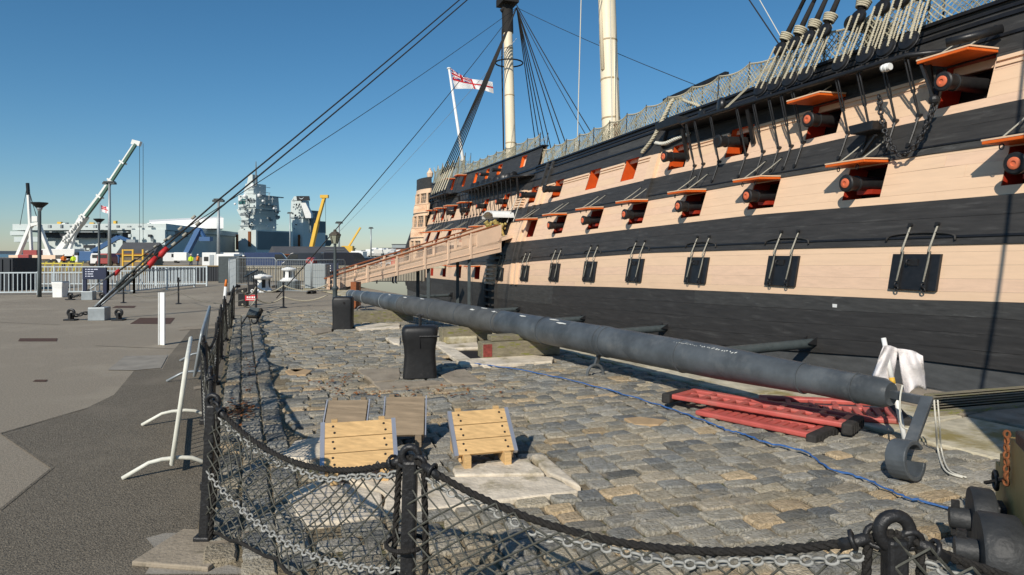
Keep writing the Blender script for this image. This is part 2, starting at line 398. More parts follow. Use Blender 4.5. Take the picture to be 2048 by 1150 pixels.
# hills across the harbour
for nm, u0, u1, Y, hs in (('hills', -900, 1100, 3600, 16), ('hills', 560, 1500, 2600, 30)):
    mb = MB(); n = 60; x0 = (u0 - CX) / F * Y; x1 = (u1 - CX) / F * Y; top = []
    for i in range(n + 1):
        x = lerp(x0, x1, i / n); e = math.sin(math.pi * i / n) ** .5
        top.append((x, hs * e * (0.8 + .45 * MN.noise(V((x * .0022, Y, 0))) + .14 * MN.noise(V((x * .012, 3, 0))))))
    vs = []; fs = []
    for x, h in top: vs += [V((x, Y - 500, -3.5)), V((x, Y, h)), V((x, Y + 600, -3.5))]
    for i in range(n):
        for k in range(2): fs.append((3 * i + k, 3 * i + 3 + k, 3 * i + 4 + k, 3 * i + 1 + k))
    mb.add(vs, fs).build(nm, 'hill', kind='structure', smooth=True)

# fence posts (needed for the yard's outline)
FP = [V((-1.85, 3.91, 0)), V((-2.25, 4.83, 0)), V((-3.13, 6.65, 0)), V((-3.93, 8.6, 0)), V((-4.8, 10.7, 0)), V((-5.66, 12.85, 0)), V((-6.5, 15.0, 0)), V((-7.25, 16.9, 0))]
FC = [FP[0], V((-.457, 2.80, 0)), V((1.165, 1.98, 0)), V((3.0, 1.75, 0))]
# tarmac, patches
tp = [G(5, 869), G(170, 818), G(228, 790), G(268, 742), G(325, 738), G(338, 712), G(385, 655), V((-7.05, 16.9, 0)), V((-4.6, 10.6, 0)), V((-1.72, 3.9, 0)), V((-1.6, 3.6, 0)), G(520, 1150), V((.2, 1.9, 0)), V((3, 1.0, 0)), V((3, -6, 0)), V((-9, -6, 0)), V((-9, 2.2, 0)), G(-60, 1075), G(105, 937)]
sheet('tarmac', tp, 'tarmac', 0.004, kind='structure')
sheet('concrete_patch', [G(215, 741), G(268, 741.5), G(322, 737), G(336, 711), G(250, 713)], 'concrete', 0.009, kind='structure')
for k, (u0, v0, u1, v1, sk_) in enumerate(((38, 677, 115, 683, 2), (270, 636, 350, 648, 10), (228, 612, 272, 616, 4), (68, 760, 95, 764, 3))):
    sheet('manhole_cover', [G(u0 + sk_, v0), G(u1, v0), G(u1 - sk_, v1), G(u0 - sk_, v1)], 'manhole', 0.006, kind='structure')
# joints in the concrete
jm = MB()
for (a, b) in (((0, 868), (175, 817)), ((0, 1022), (105, 937)), ((5, 869), (105, 937)), ((0, 622), (440, 616)), ((0, 645), (120, 650)), ((190, 692), (400, 700)), ((355, 655), (440, 651)), ((0, 606), (170, 603))):
    p, q = G(*a), G(*b); d = (q - p).normalized(); n = V((-d.y, d.x, 0)) * .012
    jm.quad(p - n + UP * .0075, q - n + UP * .0075, q + n + UP * .0075, p + n + UP * .0075)
jm.build('concrete_joints', 'tarmac', kind='structure')
for pl in ([(362, 655), (440, 651), (441, 657), (358, 661)], [(387, 775), (404, 772), (403, 778), (387, 781)]):
    sheet('worn_marking', [G(*p) for p in pl], 'flag', 0.0095, kind='structure')

# ----------------------------------------------------------------- the cobbled yard
fd = (FP[-1] - FP[0]).normalized(); fn = V((fd.y, -fd.x, 0))          # along the fence, and into the yard
yard_poly = [FP[0] - fd * .15 - fn * .05, V((-1.37, 3.53, 0)), V((.2, 1.9, 0)), V((3, 1.0, 0)), V((7.2, .3, 0)), EP(-7, 2.3), EP(14.6, 2.3), G(655, 622), G(520, 626), FP[-1] + fd * .8 - fn * .05]
yard = sheet('cobbled_yard', yard_poly, 'earth', 0.012, kind='structure')
slabs = {  # big pale stones set in the cobbles (survey outlines)
 'stone_slab': [
  [(562, 1003), (650, 968), (765, 1000), (762, 1046), (612, 1067)],
  [(660, 962), (770, 952), (905, 968), (1095, 966), (1162, 998), (770, 1043), (768, 1000)],
  [(905, 946), (1060, 930), (1090, 962), (910, 965)],
  [(590, 895), (640, 886), (650, 925), (620, 935), (560, 925)],
  [(1062, 925), (1085, 922), (1166, 992), (1098, 962)]],
 'flagstone': [
  [(713, 746), (800, 742), (800, 766), (745, 772)],
  [(745, 773), (870, 768), (905, 776), (758, 790)],
  [(872, 752), (930, 745), (970, 775), (905, 775)],
  [(610, 661), (664, 660), (664, 668), (632, 673)]],
 'coping_stone': [
  [(770, 681), (800, 680), (800, 695), (785, 692)],
  [(862, 690), (885, 688), (960, 737), (925, 738)],
  [(935, 726), (1060, 718), (1108, 722), (1105, 731), (965, 740)],
  [(705, 657), (760, 652), (800, 652), (800, 661), (720, 665)]]}
SKIP = [[G(*p) for p in pl] for g in slabs.values() for pl in g]
pit = [G(880, 685), G(965, 690), G(965, 722), G(925, 718)]
SKIP.append([G(*p) for p in ((878, 684), (1060, 690), (1060, 720), (935, 726))])
pal = [(.25, .247, .225), (.29, .283, .255), (.33, .31, .265), (.40, .355, .275), (.50, .39, .255), (.385, .335, .255), (.19, .193, .185), (.35, .33, .285)]
wts = [5, 7, 6, 5, 2.2, 4, 3, 5]
setts = []
def sett(c, ax, ay, lx, ly, far_):
    """one worn sett: uneven outline, domed top"""
    nseg = 8; h = R.uniform(.032, .046); tl = V((R.uniform(-.06, .06), R.uniform(-.06, .06), 0))
    ring = []
    for i in range(nseg):
        a = i * math.pi / 4
        px = (1, 1, 0, -1, -1, -1, 0, 1)[i]; py = (0, 1, 1, 1, 0, -1, -1, -1)[i]
        k = 1.0 if i % 2 == 0 else R.uniform(.90, 1.0)
        ring.append((px * lx / 2 * k * R.uniform(.95, 1.03), py * ly / 2 * k * R.uniform(.95, 1.03)))
    vs = []
    for kk, z in ((1.0, .004), (.99, h * .72), (.87, h)):
        for x, y in ring:
            zz = z + (tl.x * x + tl.y * y if z > .01 else 0) + (R.uniform(-.003, .003) if z > .01 else 0)
            vs.append(c + ax * x * kk + ay * y * kk + UP * max(.003, zz))
    vs.append(c + UP * (h + .003))
    fs = []
    for r in range(2):
        for i in range(8): fs.append((r * 8 + i, r * 8 + (i + 1) % 8, r * 8 + 8 + (i + 1) % 8, r * 8 + 8 + i))
    fs += [(16 + i, 16 + (i + 1) % 8, 24) for i in range(8)]
    b = R.choices(pal, wts)[0]; k = R.uniform(.85, 1.4); jw = R.uniform(-.012, .016)
    
    setts.append((c, vs, fs, (max(.02, b[0] * k + jw), b[1] * k + jw * .5, max(.02, b[2] * k - jw * .4))))
lane_w = .68
for ln in range(3):                                                   # three lanes laid along the fence
    x = -0.6
    while x < 15.2:
        l = R.uniform(.18, .34)
        c = FP[0] + fd * (x + l / 2) + fn * (.10 + .2 * ln + R.uniform(-.01, .01))
        if inpoly(c, yard_poly): sett(c, fd, fn, l - .014, .185, False)
        x += l
ex = V((DY, -DX, 0))
r = 0; y = -4.0
while y < 26:
    rh = R.uniform(.13, .19); x = -12 + R.uniform(0, .3)
    while x < 14:
        l = R.uniform(.16, .30)
        if R.random() < .06: l *= 1.35
        c = V((2.0, 2.0, 0)) + ex * (x + l / 2) + DV * (y + rh / 2 + .05 * math.sin(x * .9 + y) + .02 * math.sin(x * 3.1))
        if inpoly(c, yard_poly) and (c - FP[0]).dot(fn) > lane_w and not any(inpoly(c, s_) for s_ in SKIP):
            q = c.copy(); an = R.uniform(-.06, .06) + .05 * math.cos(x * .9 + y)
            sett(q, (ex + DV * an).normalized(), (DV - ex * an).normalized(), l - .017, rh - .016, True)
        x += l
    y += rh
def scr(c):
    if c.y < .4: return -1
    u = CX + F * c.x / c.y; v = HV + H * F / c.y
    if not (0 < u < 2048 and v < 1150): return -1
    return 1 / c.y
setts.sort(key=lambda q: -scr(q[0]))
for c, vs, fs, colr in setts[:300]:
    MB().add(vs, fs, colr).build('sett', 'sett', parent=yard, smooth=32)
mb = MB()
for c, vs, fs, colr in setts[300:]: mb.add(vs, fs, colr)
mb.build('setts_beyond', 'sett', parent=yard, smooth=32, kind='stuff')
for nm, ls in slabs.items():
    for i, pl in enumerate(ls):
        P = [G(*p) for p in pl]; hgt = {'stone_slab': .05, 'flagstone': .048, 'coping_stone': .06}[nm] + i * .003
        c = sum(P, V()) / len(P); P = [c + (p - c) * .985 for p in P]
        # roughen the outline
        Q = []
        for k in range(len(P)):
            a, b = P[k], P[(k + 1) % len(P)]
            for j in range(3): 
                q = a.lerp(b, j / 3); Q.append(q + V((R.uniform(-1, 1), R.uniform(-1, 1), 0)) * (.018 if j else 0.008))
        MB().prism([q + UP * .004 for q in Q], UP * hgt).build(nm, {'stone_slab': 'limestone', 'flagstone': 'flag', 'coping_stone': 'limestone'}[nm], parent=yard, bevel=.014)
for pl in ([(570, 748), (600, 743), (625, 748), (612, 757), (578, 757)], [(1247, 846), (1280, 843), (1335, 850), (1318, 860), (1268, 859)], [(575, 745), (610, 746), (590, 752)], [(1565, 803), (1600, 800), (1620, 806), (1580, 810)]):
    P = [G(*p) for p in pl]; c = sum(P, V()) / len(P)
    MB().prism([V((p.x, p.y, .02)) for p in P], UP * .034).build('sandy_stone', 'sand', parent=yard, bevel=.012)
# stone strip along the dock: coping blocks with joints
quay = sheet('quay_edge', [EP(-12, 2.3), EP(33, 2.3), EP(33, 0.02), EP(-12, 0.02)], 'earth', 0.012, kind='structure')
s_ = -12.0
while s_ < 33:
    l = R.uniform(1.3, 2.1)
    for (w0, w1, m, hh) in ((0.02, 1.0, 'flag', .06), (1.02, 2.28, 'coping', .045)):
        pass
        MB().ob(EP(s_ + l / 2, (w0 + w1) / 2, hh / 2 + .005), ED * (l / 2 - .012), EN * ((w1 - w0) / 2 - .006), UP * (hh / 2 + R.uniform(-.004, .004))).build('coping_block', m, parent=quay, bevel=.015)
    s_ += l
# fallen leaves
mb = MB()
def leafs(u, v, du, dv, n, sz=.035):
    for i in range(n):
        p = G(u + R.gauss(0, du), v + R.gauss(0, dv)); a = R.uniform(0, 6.3); l = R.uniform(.6, 1.4) * sz
        d = V((math.cos(a), math.sin(a), 0)); e = V((-d.y, d.x, 0)); z = UP * (.05 + R.uniform(0, .02))
        mb.add([p + z - d * l, p + z + e * l * .5 + UP * .008, p + z + d * l + UP * R.uniform(0, .02), p + z - e * l * .5 + UP * .01], [(0, 1, 2, 3)])
leafs(485, 826, 12, 8, 70); leafs(470, 845, 18, 10, 40); leafs(690, 762, 12, 5, 26, .03); leafs(655, 778, 20, 8, 28, .03); leafs(950, 790, 50, 8, 34, .03); leafs(735, 795, 60, 6, 30, .03); leafs(500, 740, 8, 40, 60, .025); leafs(820, 800, 60, 8, 24, .03)
mb.build('fallen_leaves', 'leaf', kind='stuff')

# ================================================================= THE SHIP
ship = thing('sailing_warship', 'huge old wooden warship with black and buff bands standing in the dry dock', 'ship', P0 + V((0, 0, -1)))
# gun ports: (s, width) by row
LOWC = [-7.0, -3.5, 0.0, 3.55, 7.0, 10.5, 13.9, 17.3, 20.9, 24.6]
LOWO = [29.0, 33.3, 37.6, 42, 46.3]
MID = [-9, -5.3, -1.8, 1.70, 4.91, 8.03, 11.32, 14.61, 18.06, 21.5, 30.0, 34.6, 38.8, 42.9, 46.8]
UPP = [-7.2, -3.7, -.15, 3.42, 6.61, 9.67, 12.92, 15.97, 19.67, 22.75, 27.2, 31.2, 35.4, 39.6, 43.4, 47.0]
QDK = [26.2, 30.6, 33.3, 36.2, 39.6, 43.5]
# row: (level bottom, level top, half width)
ROW = {'low': (1.16, 1.87, .53), 'mid': (3.18, 3.93, .50), 'upp': (5.2, 6.10, .50), 'qdk': (7.30, 7.86, .42)}
CUTS = [(s, 'low') for s in LOWO] + [(s, 'mid') for s in MID] + [(s, 'upp') for s in UPP] + [(s, 'qdk') for s in QDK]
bands = [  # level fractions, material, outward step
 ([-1, -.67, -.34, 0], 'hull_grey', -.05), ([0, .25, .5, .75, 1], 'hull_black', .0),
 ([1, 1.16, 1.39, 1.63, 1.87, 2], 'hull_buff', 0.0), ([2, 2.18, 2.6, 3], 'hull_black', .035),
 ([3, 3.18, 3.43, 3.68, 3.93, 4], 'hull_buff', .0), ([4, 4.2, 4.6, 5], 'hull_black', .03),
 ([5, 5.2, 5.5, 5.78, 6], 'hull_buff', .0), ([6, 6.10, 6.4, 6.72, 7], 'hull_black', .012),
 ([7, 7.30, 7.58, 7.86, 8], 'hull_black', .0)]
def levx(k, s):
    if k < 0: return lev(0, s) + k * 1.5
    if k >= 8: return interp(s, KS, LV[8])
    return lev(k, s)
SEND = 54.8
pl_no = 0
for bi, (ls, m, step) in enumerate(bands):
    for j in range(len(ls) - 1):
        sg_ = .0014 if m == 'hull_buff' else .0025
        k0, k1 = ls[j], ls[j + 1]
        cuts = sorted((s - ROW[r][2], s + ROW[r][2]) for s, r in CUTS if ROW[r][0] < (k0 + k1) / 2 < ROW[r][1])
        sa = 23.6 if k0 >= 7 else -17.9
        joints = [sa]; x = sa + R.uniform(3, 9.5)
        while x < SEND - 4:
            if not any(a - .3 < x < b + .3 for a, b in cuts): joints.append(x); x += R.uniform(8, 12)
            else: x += .5
        joints.append(SEND)
        for a, b in zip(joints, joints[1:]):
            segs = []; c = a + .002
            for p, q in cuts:
                if q <= a or p >= b: continue
                if p > c: segs.append((c, p))
                c = q
            if c < b: segs.append((c, b - .002))
            mb = MB(); off = step + R.uniform(-.002, .002)
            for p, q in segs:
                n = max(1, int((q - p) / 1.0)); vs = []; fs = []
                for i in range(n + 1):
                    s = lerp(p, q, i / n); z0 = levx(k0, s) + sg_; z1 = levx(k1, s) - sg_
                    vs += [HP(s, z0, off - .03), HP(s, z0, off), HP(s, z1, off), HP(s, z1, off - .03)]
                for i in range(n):
                    for e in range(3): fs.append((i * 4 + e, i * 4 + e + 1, i * 4 + e + 5, i * 4 + e + 4))
                fs += [(0, 3, 2, 1), (n * 4, n * 4 + 1, n * 4 + 2, n * 4 + 3)]
                mb.add(vs, fs)
            if mb.v:
                mb.build('plank', (m + '_worn') if m in ('hull_black', 'hull_buff') and R.random() < (.15 if m == 'hull_black' else .3) else m, parent=ship); pl_no += 1
# lining behind the planks, far side and decks
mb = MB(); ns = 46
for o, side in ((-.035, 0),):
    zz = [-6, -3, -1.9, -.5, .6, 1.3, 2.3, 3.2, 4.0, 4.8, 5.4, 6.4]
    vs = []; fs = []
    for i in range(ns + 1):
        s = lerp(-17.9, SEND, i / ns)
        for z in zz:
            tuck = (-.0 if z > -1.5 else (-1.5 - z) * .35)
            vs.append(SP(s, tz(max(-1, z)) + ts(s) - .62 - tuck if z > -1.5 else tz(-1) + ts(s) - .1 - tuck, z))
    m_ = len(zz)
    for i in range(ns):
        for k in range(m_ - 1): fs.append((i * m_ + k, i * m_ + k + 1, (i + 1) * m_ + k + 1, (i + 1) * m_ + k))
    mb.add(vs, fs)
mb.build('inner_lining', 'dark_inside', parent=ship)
mb = MB(); vs = []; fs = []; zz = [-6, -1.5, 1, 3, 5, 6.6]
for i in range(ns + 1):
    s = lerp(-17.9, SEND, i / ns)
    for z in zz: vs.append(SP(s, -13.2 - tz(max(-1, z)) - ts(s), z))
for i in range(ns):
    for k in range(5): fs.append((i * 6 + k, i * 6 + k + 1, (i + 1) * 6 + k + 1, (i + 1) * 6 + k))
mb.add(vs, fs); mb.build('starboard_side', 'hull_black', parent=ship)
mb = MB()
for (s0, s1, dz) in ((-17.5, 23.4, -1.25), (23.4, SEND - .3, -1.2)):
    vs = []; fs = []; n = 14
    for i in range(n + 1):
        s = lerp(s0, s1, i / n); k = 7 if s0 < 0 else 8
        z = levx(k, s) + dz
        vs += [SP(s, tz(z) + ts(s) - .25, z), SP(s, -13.2 - tz(z) - ts(s) + .25, z)]
    for i in range(n): fs.append((i * 2, i * 2 + 1, i * 2 + 3, i * 2 + 2))
    mb.add(vs, fs)
mb.build('deck', 'timber_dull', parent=ship)
# bulwark inner faces so the rail has thickness, and capping rails
def strip(k, s0, s1, o0, o1, dz0, dz1, n=None):
    """a moulding following level k"""
    mb = MB(); n = n or max(2, int((s1 - s0) / 1.2)); vs = []; fs = []
    for i in range(n + 1):
        s = lerp(s0, s1, i / n); z = levx(k, s)
        vs += [HP(s, z + dz0, o0), HP(s, z + dz0, o1), HP(s, z + dz1, o1), HP(s, z + dz1, o0)]
    for i in range(n):
        for e in range(4): fs.append((i * 4 + e, i * 4 + (e + 1) % 4, i * 4 + 4 + (e + 1) % 4, i * 4 + 4 + e))
    fs += [(3, 2, 1, 0), (n * 4, n * 4 + 1, n * 4 + 2, n * 4 + 3)]
    return mb.add(vs, fs)
for k, s0, s1, o0, o1, d0, d1, m in (
  (7, -17.5, 23.6, -.3, .10, -.01, .07, 'black_paint'), (7, -17.5, 23.6, -.02, .055, -.17, -.10, 'black_paint'), (7, -17.5, 23.6, -.02, .06, -.34, -.25, 'black_paint'),
  (8, 23.5, SEND, -.3, .09, -.01, .07, 'black_paint'), (7, 23.6, SEND, -.02, .07, -.05, .05, 'black_paint'), (7, 23.6, SEND, -.02, .06, -.35, -.27, 'black_paint'),
  (6.42, -17, 40, -.02, .05, -.04, .03, 'black_paint'), (2.18, -17, 52, 0, .06, -.02, .02, 'black_paint'), (4.2, -17, 52, 0, .055, -.015, .015, 'black_paint')):
    strip(k, s0, s1, o0, o1, d0, d1).build('moulding', m, parent=ship)
def gaps(a, b, cuts, w=.05):
    out = []; c = a
    for p, q in sorted(cuts):
        if q < a or p > b: continue
        if p - w > c: out.append((c, p - w))
        c = q + w
    if c < b: out.append((c, b))
    return out
for p, q in gaps(-17, 23.3, [(s - .5, s + .5) for s in UPP]):
    strip(6, p, q, -.02, .05, -.035, .045).build('moulding', 'hull_buff', parent=ship)
    strip(6, p, q, -.02, .035, -.15, -.09).build('moulding', 'hull_buff', parent=ship)
for p, q in gaps(24.5, 49.5, [(s - .5, s + .5) for s in UPP]):
    strip(6, p, q, -.02, .045, -.05, .05).build('moulding', 'black_paint', parent=ship)
mb = strip(7, -17.5, 23.6, -.28, -.2, -1.3, 0.0); mb.build('bulwark_inside', 'hull_buff', parent=ship)
mb = strip(8, 23.6, SEND, -.28, -.22, -1.2, 0.0)
mb.build('bulwark_inside', 'hull_buff', parent=ship)
# step where the quarterdeck bulwark begins, and the vertical fenders of the side
def fender(s, k0, k1, m, w=.16):
    mb = MB(); vs = []; fs = []; n = 8
    for i in range(n + 1):
        k = lerp(k0, k1, i / n); z = levx(k, s)
        vs += [HP(s - w / 2, z, -.02), HP(s - w / 2, z, .14), HP(s + w / 2, z, .14), HP(s + w / 2, z, -.02)]
    for i in range(n):
        for e in range(3): fs.append((i * 4 + e, i * 4 + e + 1, i * 4 + e + 5, i * 4 + e + 4))
    fs += [(0, 3, 2, 1), (n * 4, n * 4 + 1, n * 4 + 2, n * 4 + 3)]
    mb.add(vs, fs).build('fender', m, parent=ship)
for s in (22.0, 22.7):
    for k0, k1, m in ((2, 3, 'hull_black'), (3, 4, 'hull_buff'), (4, 5, 'hull_black'), (5, 6, 'hull_buff'), (6, 7, 'hull_black')): fender(s - .8 if k1 > 5 else s, k0 + .001, k1, m)
    fender(s, 1.0, 2.0, 'hull_buff')
fender(11.1, 5, 6, 'hull_buff', .5); fender(11.1, 6, 7.0, 'hull_black', .5); fender(11.1, 4, 5, 'hull_black', .5)

# ----------------------------------------------------------------- ports, lids, guns
def reveal(s, row):
    k0, k1, hw = ROW[row]; z0, z1 = levx(k0, s), levx(k1, s); dp = .58 if row != 'qdk' else .2
    a = [HP(s - hw, z0, 0.0), HP(s + hw, z0, 0.0), HP(s + hw, z1, 0.0), HP(s - hw, z1, 0.0)]
    b = [p - NV * dp for p in a]; mb = MB()
    for i in range(4): mb.quad(a[i], a[(i + 1) % 4], b[(i + 1) % 4], b[i])
    mb.build('port_frame', 'orange_reveal' if row == 'upp' and s > 5 else 'red_reveal' if row != 'qdk' else 'orange', parent=ship)
    return z0, z1, hw
def lid_open(s, row, ropes=True, rings=True, tilt=-2):
    k0, k1, hw = ROW[row]; z1 = levx(k1, s); hgt = (z1 - levx(k0, s)) * .98
    o = HP(s, z1 + .06, .03); out = (NV * math.cos(rad(tilt)) + UP * math.sin(rad(tilt))); nrm = (UP * math.cos(rad(tilt)) - NV * math.sin(rad(tilt)))
    li = MB().ob(o + out * hgt / 2, DV * (hw + .03), out * hgt / 2, nrm * .028).build('port_lid', 'orange', parent=ship, bevel=.012)
    MB().ob(o + out * hgt / 2 + nrm * .052, DV * (hw + .045), out * (hgt / 2 - .01), nrm * .015).build('lid_face', 'hull_buff', parent=li)
    ir = MB()
    for e in (-1, 1): ir.ob(o + out * hgt * .47 + nrm * .075 + DV * e * hw * .6, DV * .03, out * hgt * .45, nrm * .008)
    ir.build('hinge_strap', 'black_iron', parent=li)
    if rings:
        for e in (-1, 1): MB().torus(o + out * hgt * .86 - nrm * .10 + DV * e * hw * .5, DV * .3 + NV, .05, .011, 12, 5).build('ring', 'black_iron', parent=li)
    if ropes:
        for e in (-1, 1):
            p = o + out * hgt * .72 + nrm * .075 + DV * e * hw * .6
            q = HP(s + e * hw * .6 - .05, z1 + .62, .02)
            MB().tube([p, p.lerp(q, .5) - UP * .012, q], .015, 6).build('lid_rope', 'rope_grey', parent=li, smooth=True)
            MB().tube([HP(s + e * hw * .6 - .05, z1 + .62, -.01), HP(s + e * hw * .6 - .05, z1 + .62, .05)], .035, 6).build('rope_sheave', 'black_iron', parent=li)
def lid_shut(s):
    k0, k1, hw = ROW['low']; z0, z1 = levx(k0, s) + .02, levx(k1, s) - .03; hw -= .02; mb = MB(); vs = []
    for o in (.012, .075):
        for x, z in ((-hw, z0), (hw, z0), (hw, z1), (-hw, z1)): vs.append(HP(s + x, z, o))
    mb.add(vs, [(4, 5, 6, 7), (0, 1, 5, 4), (1, 2, 6, 5), (2, 3, 7, 6), (3, 0, 4, 7)])
    li = mb.build('port_lid', 'black_paint', parent=ship, bevel=.01)
    zz = levx(2.32, s)
    for e in (-1, 1):
        st = MB(); x = e * hw * .56
        st.add([HP(s + x - .035, z0 + .03, .078), HP(s + x + .035, z0 + .03, .078), HP(s + x + .035, z1 + .05, .085), HP(s + x - .035, z1 + .05, .085),
                HP(s + x - .035, z0 + .03, .095), HP(s + x + .035, z0 + .03, .095), HP(s + x + .035, z1 + .05, .105), HP(s + x - .035, z1 + .05, .105)],
               [(4, 5, 6, 7), (0, 1, 5, 4), (1, 2, 6, 5), (2, 3, 7, 6), (3, 0, 4, 7)])
        st.build('hinge_strap', 'black_iron', parent=li)
        p = HP(s + x, z0 + .17, .13); q = HP(s + x - .03, zz + .13, .05)
        MB().tube([p, p.lerp(q, .5) + NV * .02, HP(s + x - .02, z1 + .06, .15), q], [.018, .021, .021, .017], 7).build('lid_rope', 'rope_grey', parent=li, smooth=True)
        MB().torus(HP(s + x, z0 + .1, .125), DV, .045, .014, 10, 5).build('ring', 'black_iron', parent=li, smooth=True)
        MB().torus(HP(s + x, z0 + .02, .11), NV, .04, .014, 10, 5).build('ring', 'black_iron', parent=li, smooth=True)
        MB().tube([HP(s + x - .03, zz + .13, .0), HP(s + x - .03, zz + .13, .10)], .04, 8).build('rope_sheave', 'black_iron', parent=li)
    MB().ob(HP(s + .05, z1 - .16, .09), DV * .13, UP * .07, NV * .012).torus(HP(s + .1, z1 - .16, .13), DV, .05, .014, 10, 5).build('lid_latch', 'black_iron', parent=li)
    arch = [HP(s + (hw + .22) * math.cos(a), zz - .19 + .16 * math.sin(a) ** .5, .07) for a in [math.pi * i / 14 for i in range(15)]]
    MB().tube(arch, .022, 6).build('rigol', 'hull_black', parent=li, smooth=True)
for s in LOWC: lid_shut(s)
for s in LOWO: reveal(s, 'low')
for s in LOWO[:3]: lid_open(s, 'low', False, True)
for s in MID: reveal(s, 'mid'); lid_open(s, 'mid')
for s in UPP: reveal(s, 'upp')
for s in (-3.7, -.15, 3.42): lid_open(s, 'upp', True, False)
for s in (35.4, 39.6, 43.4, 47.0): lid_open(s, 'upp', False, False)
for s in QDK: reveal(s, 'qdk')
for s in (39.6, 43.5): lid_open(s, 'qdk', False, False)
GUNS = [
 (-.15, 'upp', .68, 'tampion', 'black gun with orange muzzle plug under the rightmost raised lid of the top row'),
 (3.42, 'upp', .55, 'tampion', 'gun with orange plug beneath the near deadeye platform, second from right in top row'),
 (6.61, 'upp', .80, None, 'black gun with unplugged dark muzzle among the chain plates of the top row'),
 (9.67, 'upp', .62, 'tampion', 'black gun with pinkish plug at the left end of the near deadeye platform'),
 (19.67, 'upp', .75, None, 'black gun poking from the top row, left of two empty orange ports'),
 (22.75, 'upp', .75, 'tampion', 'gun in the top row between the vertical fenders and the far deadeye platform'),
 (27.2, 'upp', .6, 'tampion', 'gun in deep shade below the right end of the far deadeye platform'),
 (31.2, 'upp', .6, 'tampion', 'gun in deep shade below the middle of the far deadeye platform'),
 (39.6, 'upp', .6, None, 'distant gun casting a shadow on buff planking near the stern windows'),
 (35.4, 'upp', .6, None, 'distant gun just left of the far deadeye platform in the top row'),
 (-1.8, 'mid', .55, 'tampion', 'gun half cut by the right edge of the picture in the middle row'),
 (1.70, 'mid', .56, 'tampion', 'gun with orange plug in the middle row, directly below the hanging chain'),
 (4.91, 'mid', .56, 'tampion', 'gun with orange plug, third from right in the middle row'),
 (8.03, 'mid', .56, 'tampion', 'gun with orange plug, fourth from right in the middle row'),
 (11.32, 'mid', .56, 'tampion', 'gun with orange plug, fifth from right in the middle row'),
 (14.61, 'mid', .56, 'tampion', 'gun with orange plug, sixth from right in the middle row'),
 (18.06, 'mid', .56, 'tampion', 'leftmost gun of the near middle row, next to an empty red port'),
 (33.3, 'qdk', .5, 'tampion', 'small gun in the upper bulwark above the far deadeye platform'),
 (30.6, 'qdk', .5, None, 'small dark gun in the upper bulwark right of the other small one')]
for s, row, ln, tp_, lb in GUNS:
    k0, k1, hw = ROW[row]; z = lerp(levx(k0, s), levx(k1, s), .47); c = HP(s, z, 0); sc = .72 if row == 'qdk' else 1.0
    ax = (NV - UP * .02).normalized()
    g = thing('cannon', lb, 'cannon', c - NV * .5, group='guns run out along the ship')
    L0 = ln
    MB().lathe([(0.02, -.5), (.17 * sc, -.5), (.155 * sc, L0 - .34), (.175 * sc, L0 - .33), (.175 * sc, L0 - .30), (.15 * sc, L0 - .29), (.152 * sc, L0 - .2), (.19 * sc, L0 - .06), (.195 * sc, L0 - .02), (.17 * sc, L0), (.105 * sc, L0 + .004), (.10 * sc, L0 - .05)], c, ax, 20).build('barrel', 'gun', parent=g, smooth=35)
    if tp_:
        MB().lathe([(.11 * sc, L0 - .04), (.108 * sc, L0 + .018), (.09 * sc, L0 + .03), (.045 * sc, L0 + .03), (.04 * sc, L0 + .012)], c, ax, 16).build('muzzle_plug', 'tampion', parent=g, smooth=35)
    else:
        MB().lathe([(.10 * sc, L0 - .03), (.10 * sc, L0 + .004)], c, ax, 14).build('bore', 'dark_inside', parent=g)
    if row == 'mid':
        MB().ob(c - NV * .3 - UP * .19, DV * .2, NV * .3, UP * .05).build('carriage_bed', 'red_reveal', parent=g)

p = on_rail = SP(2.95, tz(7.3) - .1, 7.45)
g = thing('cannon', 'black gun barrel pointing out above the rail between the near shrouds', 'cannon', p - NV * .6, group='guns run out along the ship')
MB().lathe([(.03, -.9), (.19, -.9), (.18, .2), (.21, .22), (.21, .3), (.18, .32), (.19, .42), (.17, .5), (.09, .5), (.08, .4)], p, (NV + UP * .04).normalized(), 18).build('barrel', 'gun', parent=g, smooth=35)
MB().ob(p - NV * .6 - UP * .35, DV * .2, NV * .4, UP * .2).build('slide', 'black_paint', parent=g)
# ----------------------------------------------------------------- channels, deadeyes, shrouds
def deadeye(p, ax, r, par, rim=True):
    de = MB().lathe([(r * .62, -r * .38), (r * .9, -r * .26), (r, -.06 * r), (r, .06 * r), (r * .9, r * .26), (r * .62, r * .38)], p, ax, 16).build('deadeye', 'black_paint', parent=par, smooth=40)
    return de
def channel(s0, s1, z0, z1, width, dz=.10, name='channel_platform'):
    mb = MB(); vs = []; n = 10; fs = []
    for i in range(n + 1):
        s = lerp(s0, s1, i / n); z = lerp(z0, z1, i / n); w = width * min(1, (min(i, n - i) + .02) / 1.2 + .02)
        w = width if 0 < i < n else .06
        vs += [HP(s, z, -.02), SP(s, tz(z) + ts(s) + w, z - .0), SP(s, tz(z) + ts(s) + w, z + dz), HP(s, z + dz, -.02)]
    for i in range(n):
        for e in range(4): fs.append((i * 4 + e, i * 4 + (e + 1) % 4, i * 4 + 4 + (e + 1) % 4, i * 4 + 4 + e))
    fs += [(3, 2, 1, 0), (n * 4, n * 4 + 1, n * 4 + 2, n * 4 + 3)]
    c = mb.add(vs, fs).build(name, 'black_paint', parent=ship, bevel=.02)
    pts = [SP(lerp(s0, s1, i / 12), tz(lerp(z0, z1, i / 12)) + ts(lerp(s0, s1, i / 12)) + (width + .01 if 0 < i < 12 else .06), lerp(z0, z1, i / 12) + dz / 2) for i in range(13)]
    MB().tube(pts, dz * .62, 8).build('channel_edge', 'black_paint', parent=c, smooth=True)
    return c
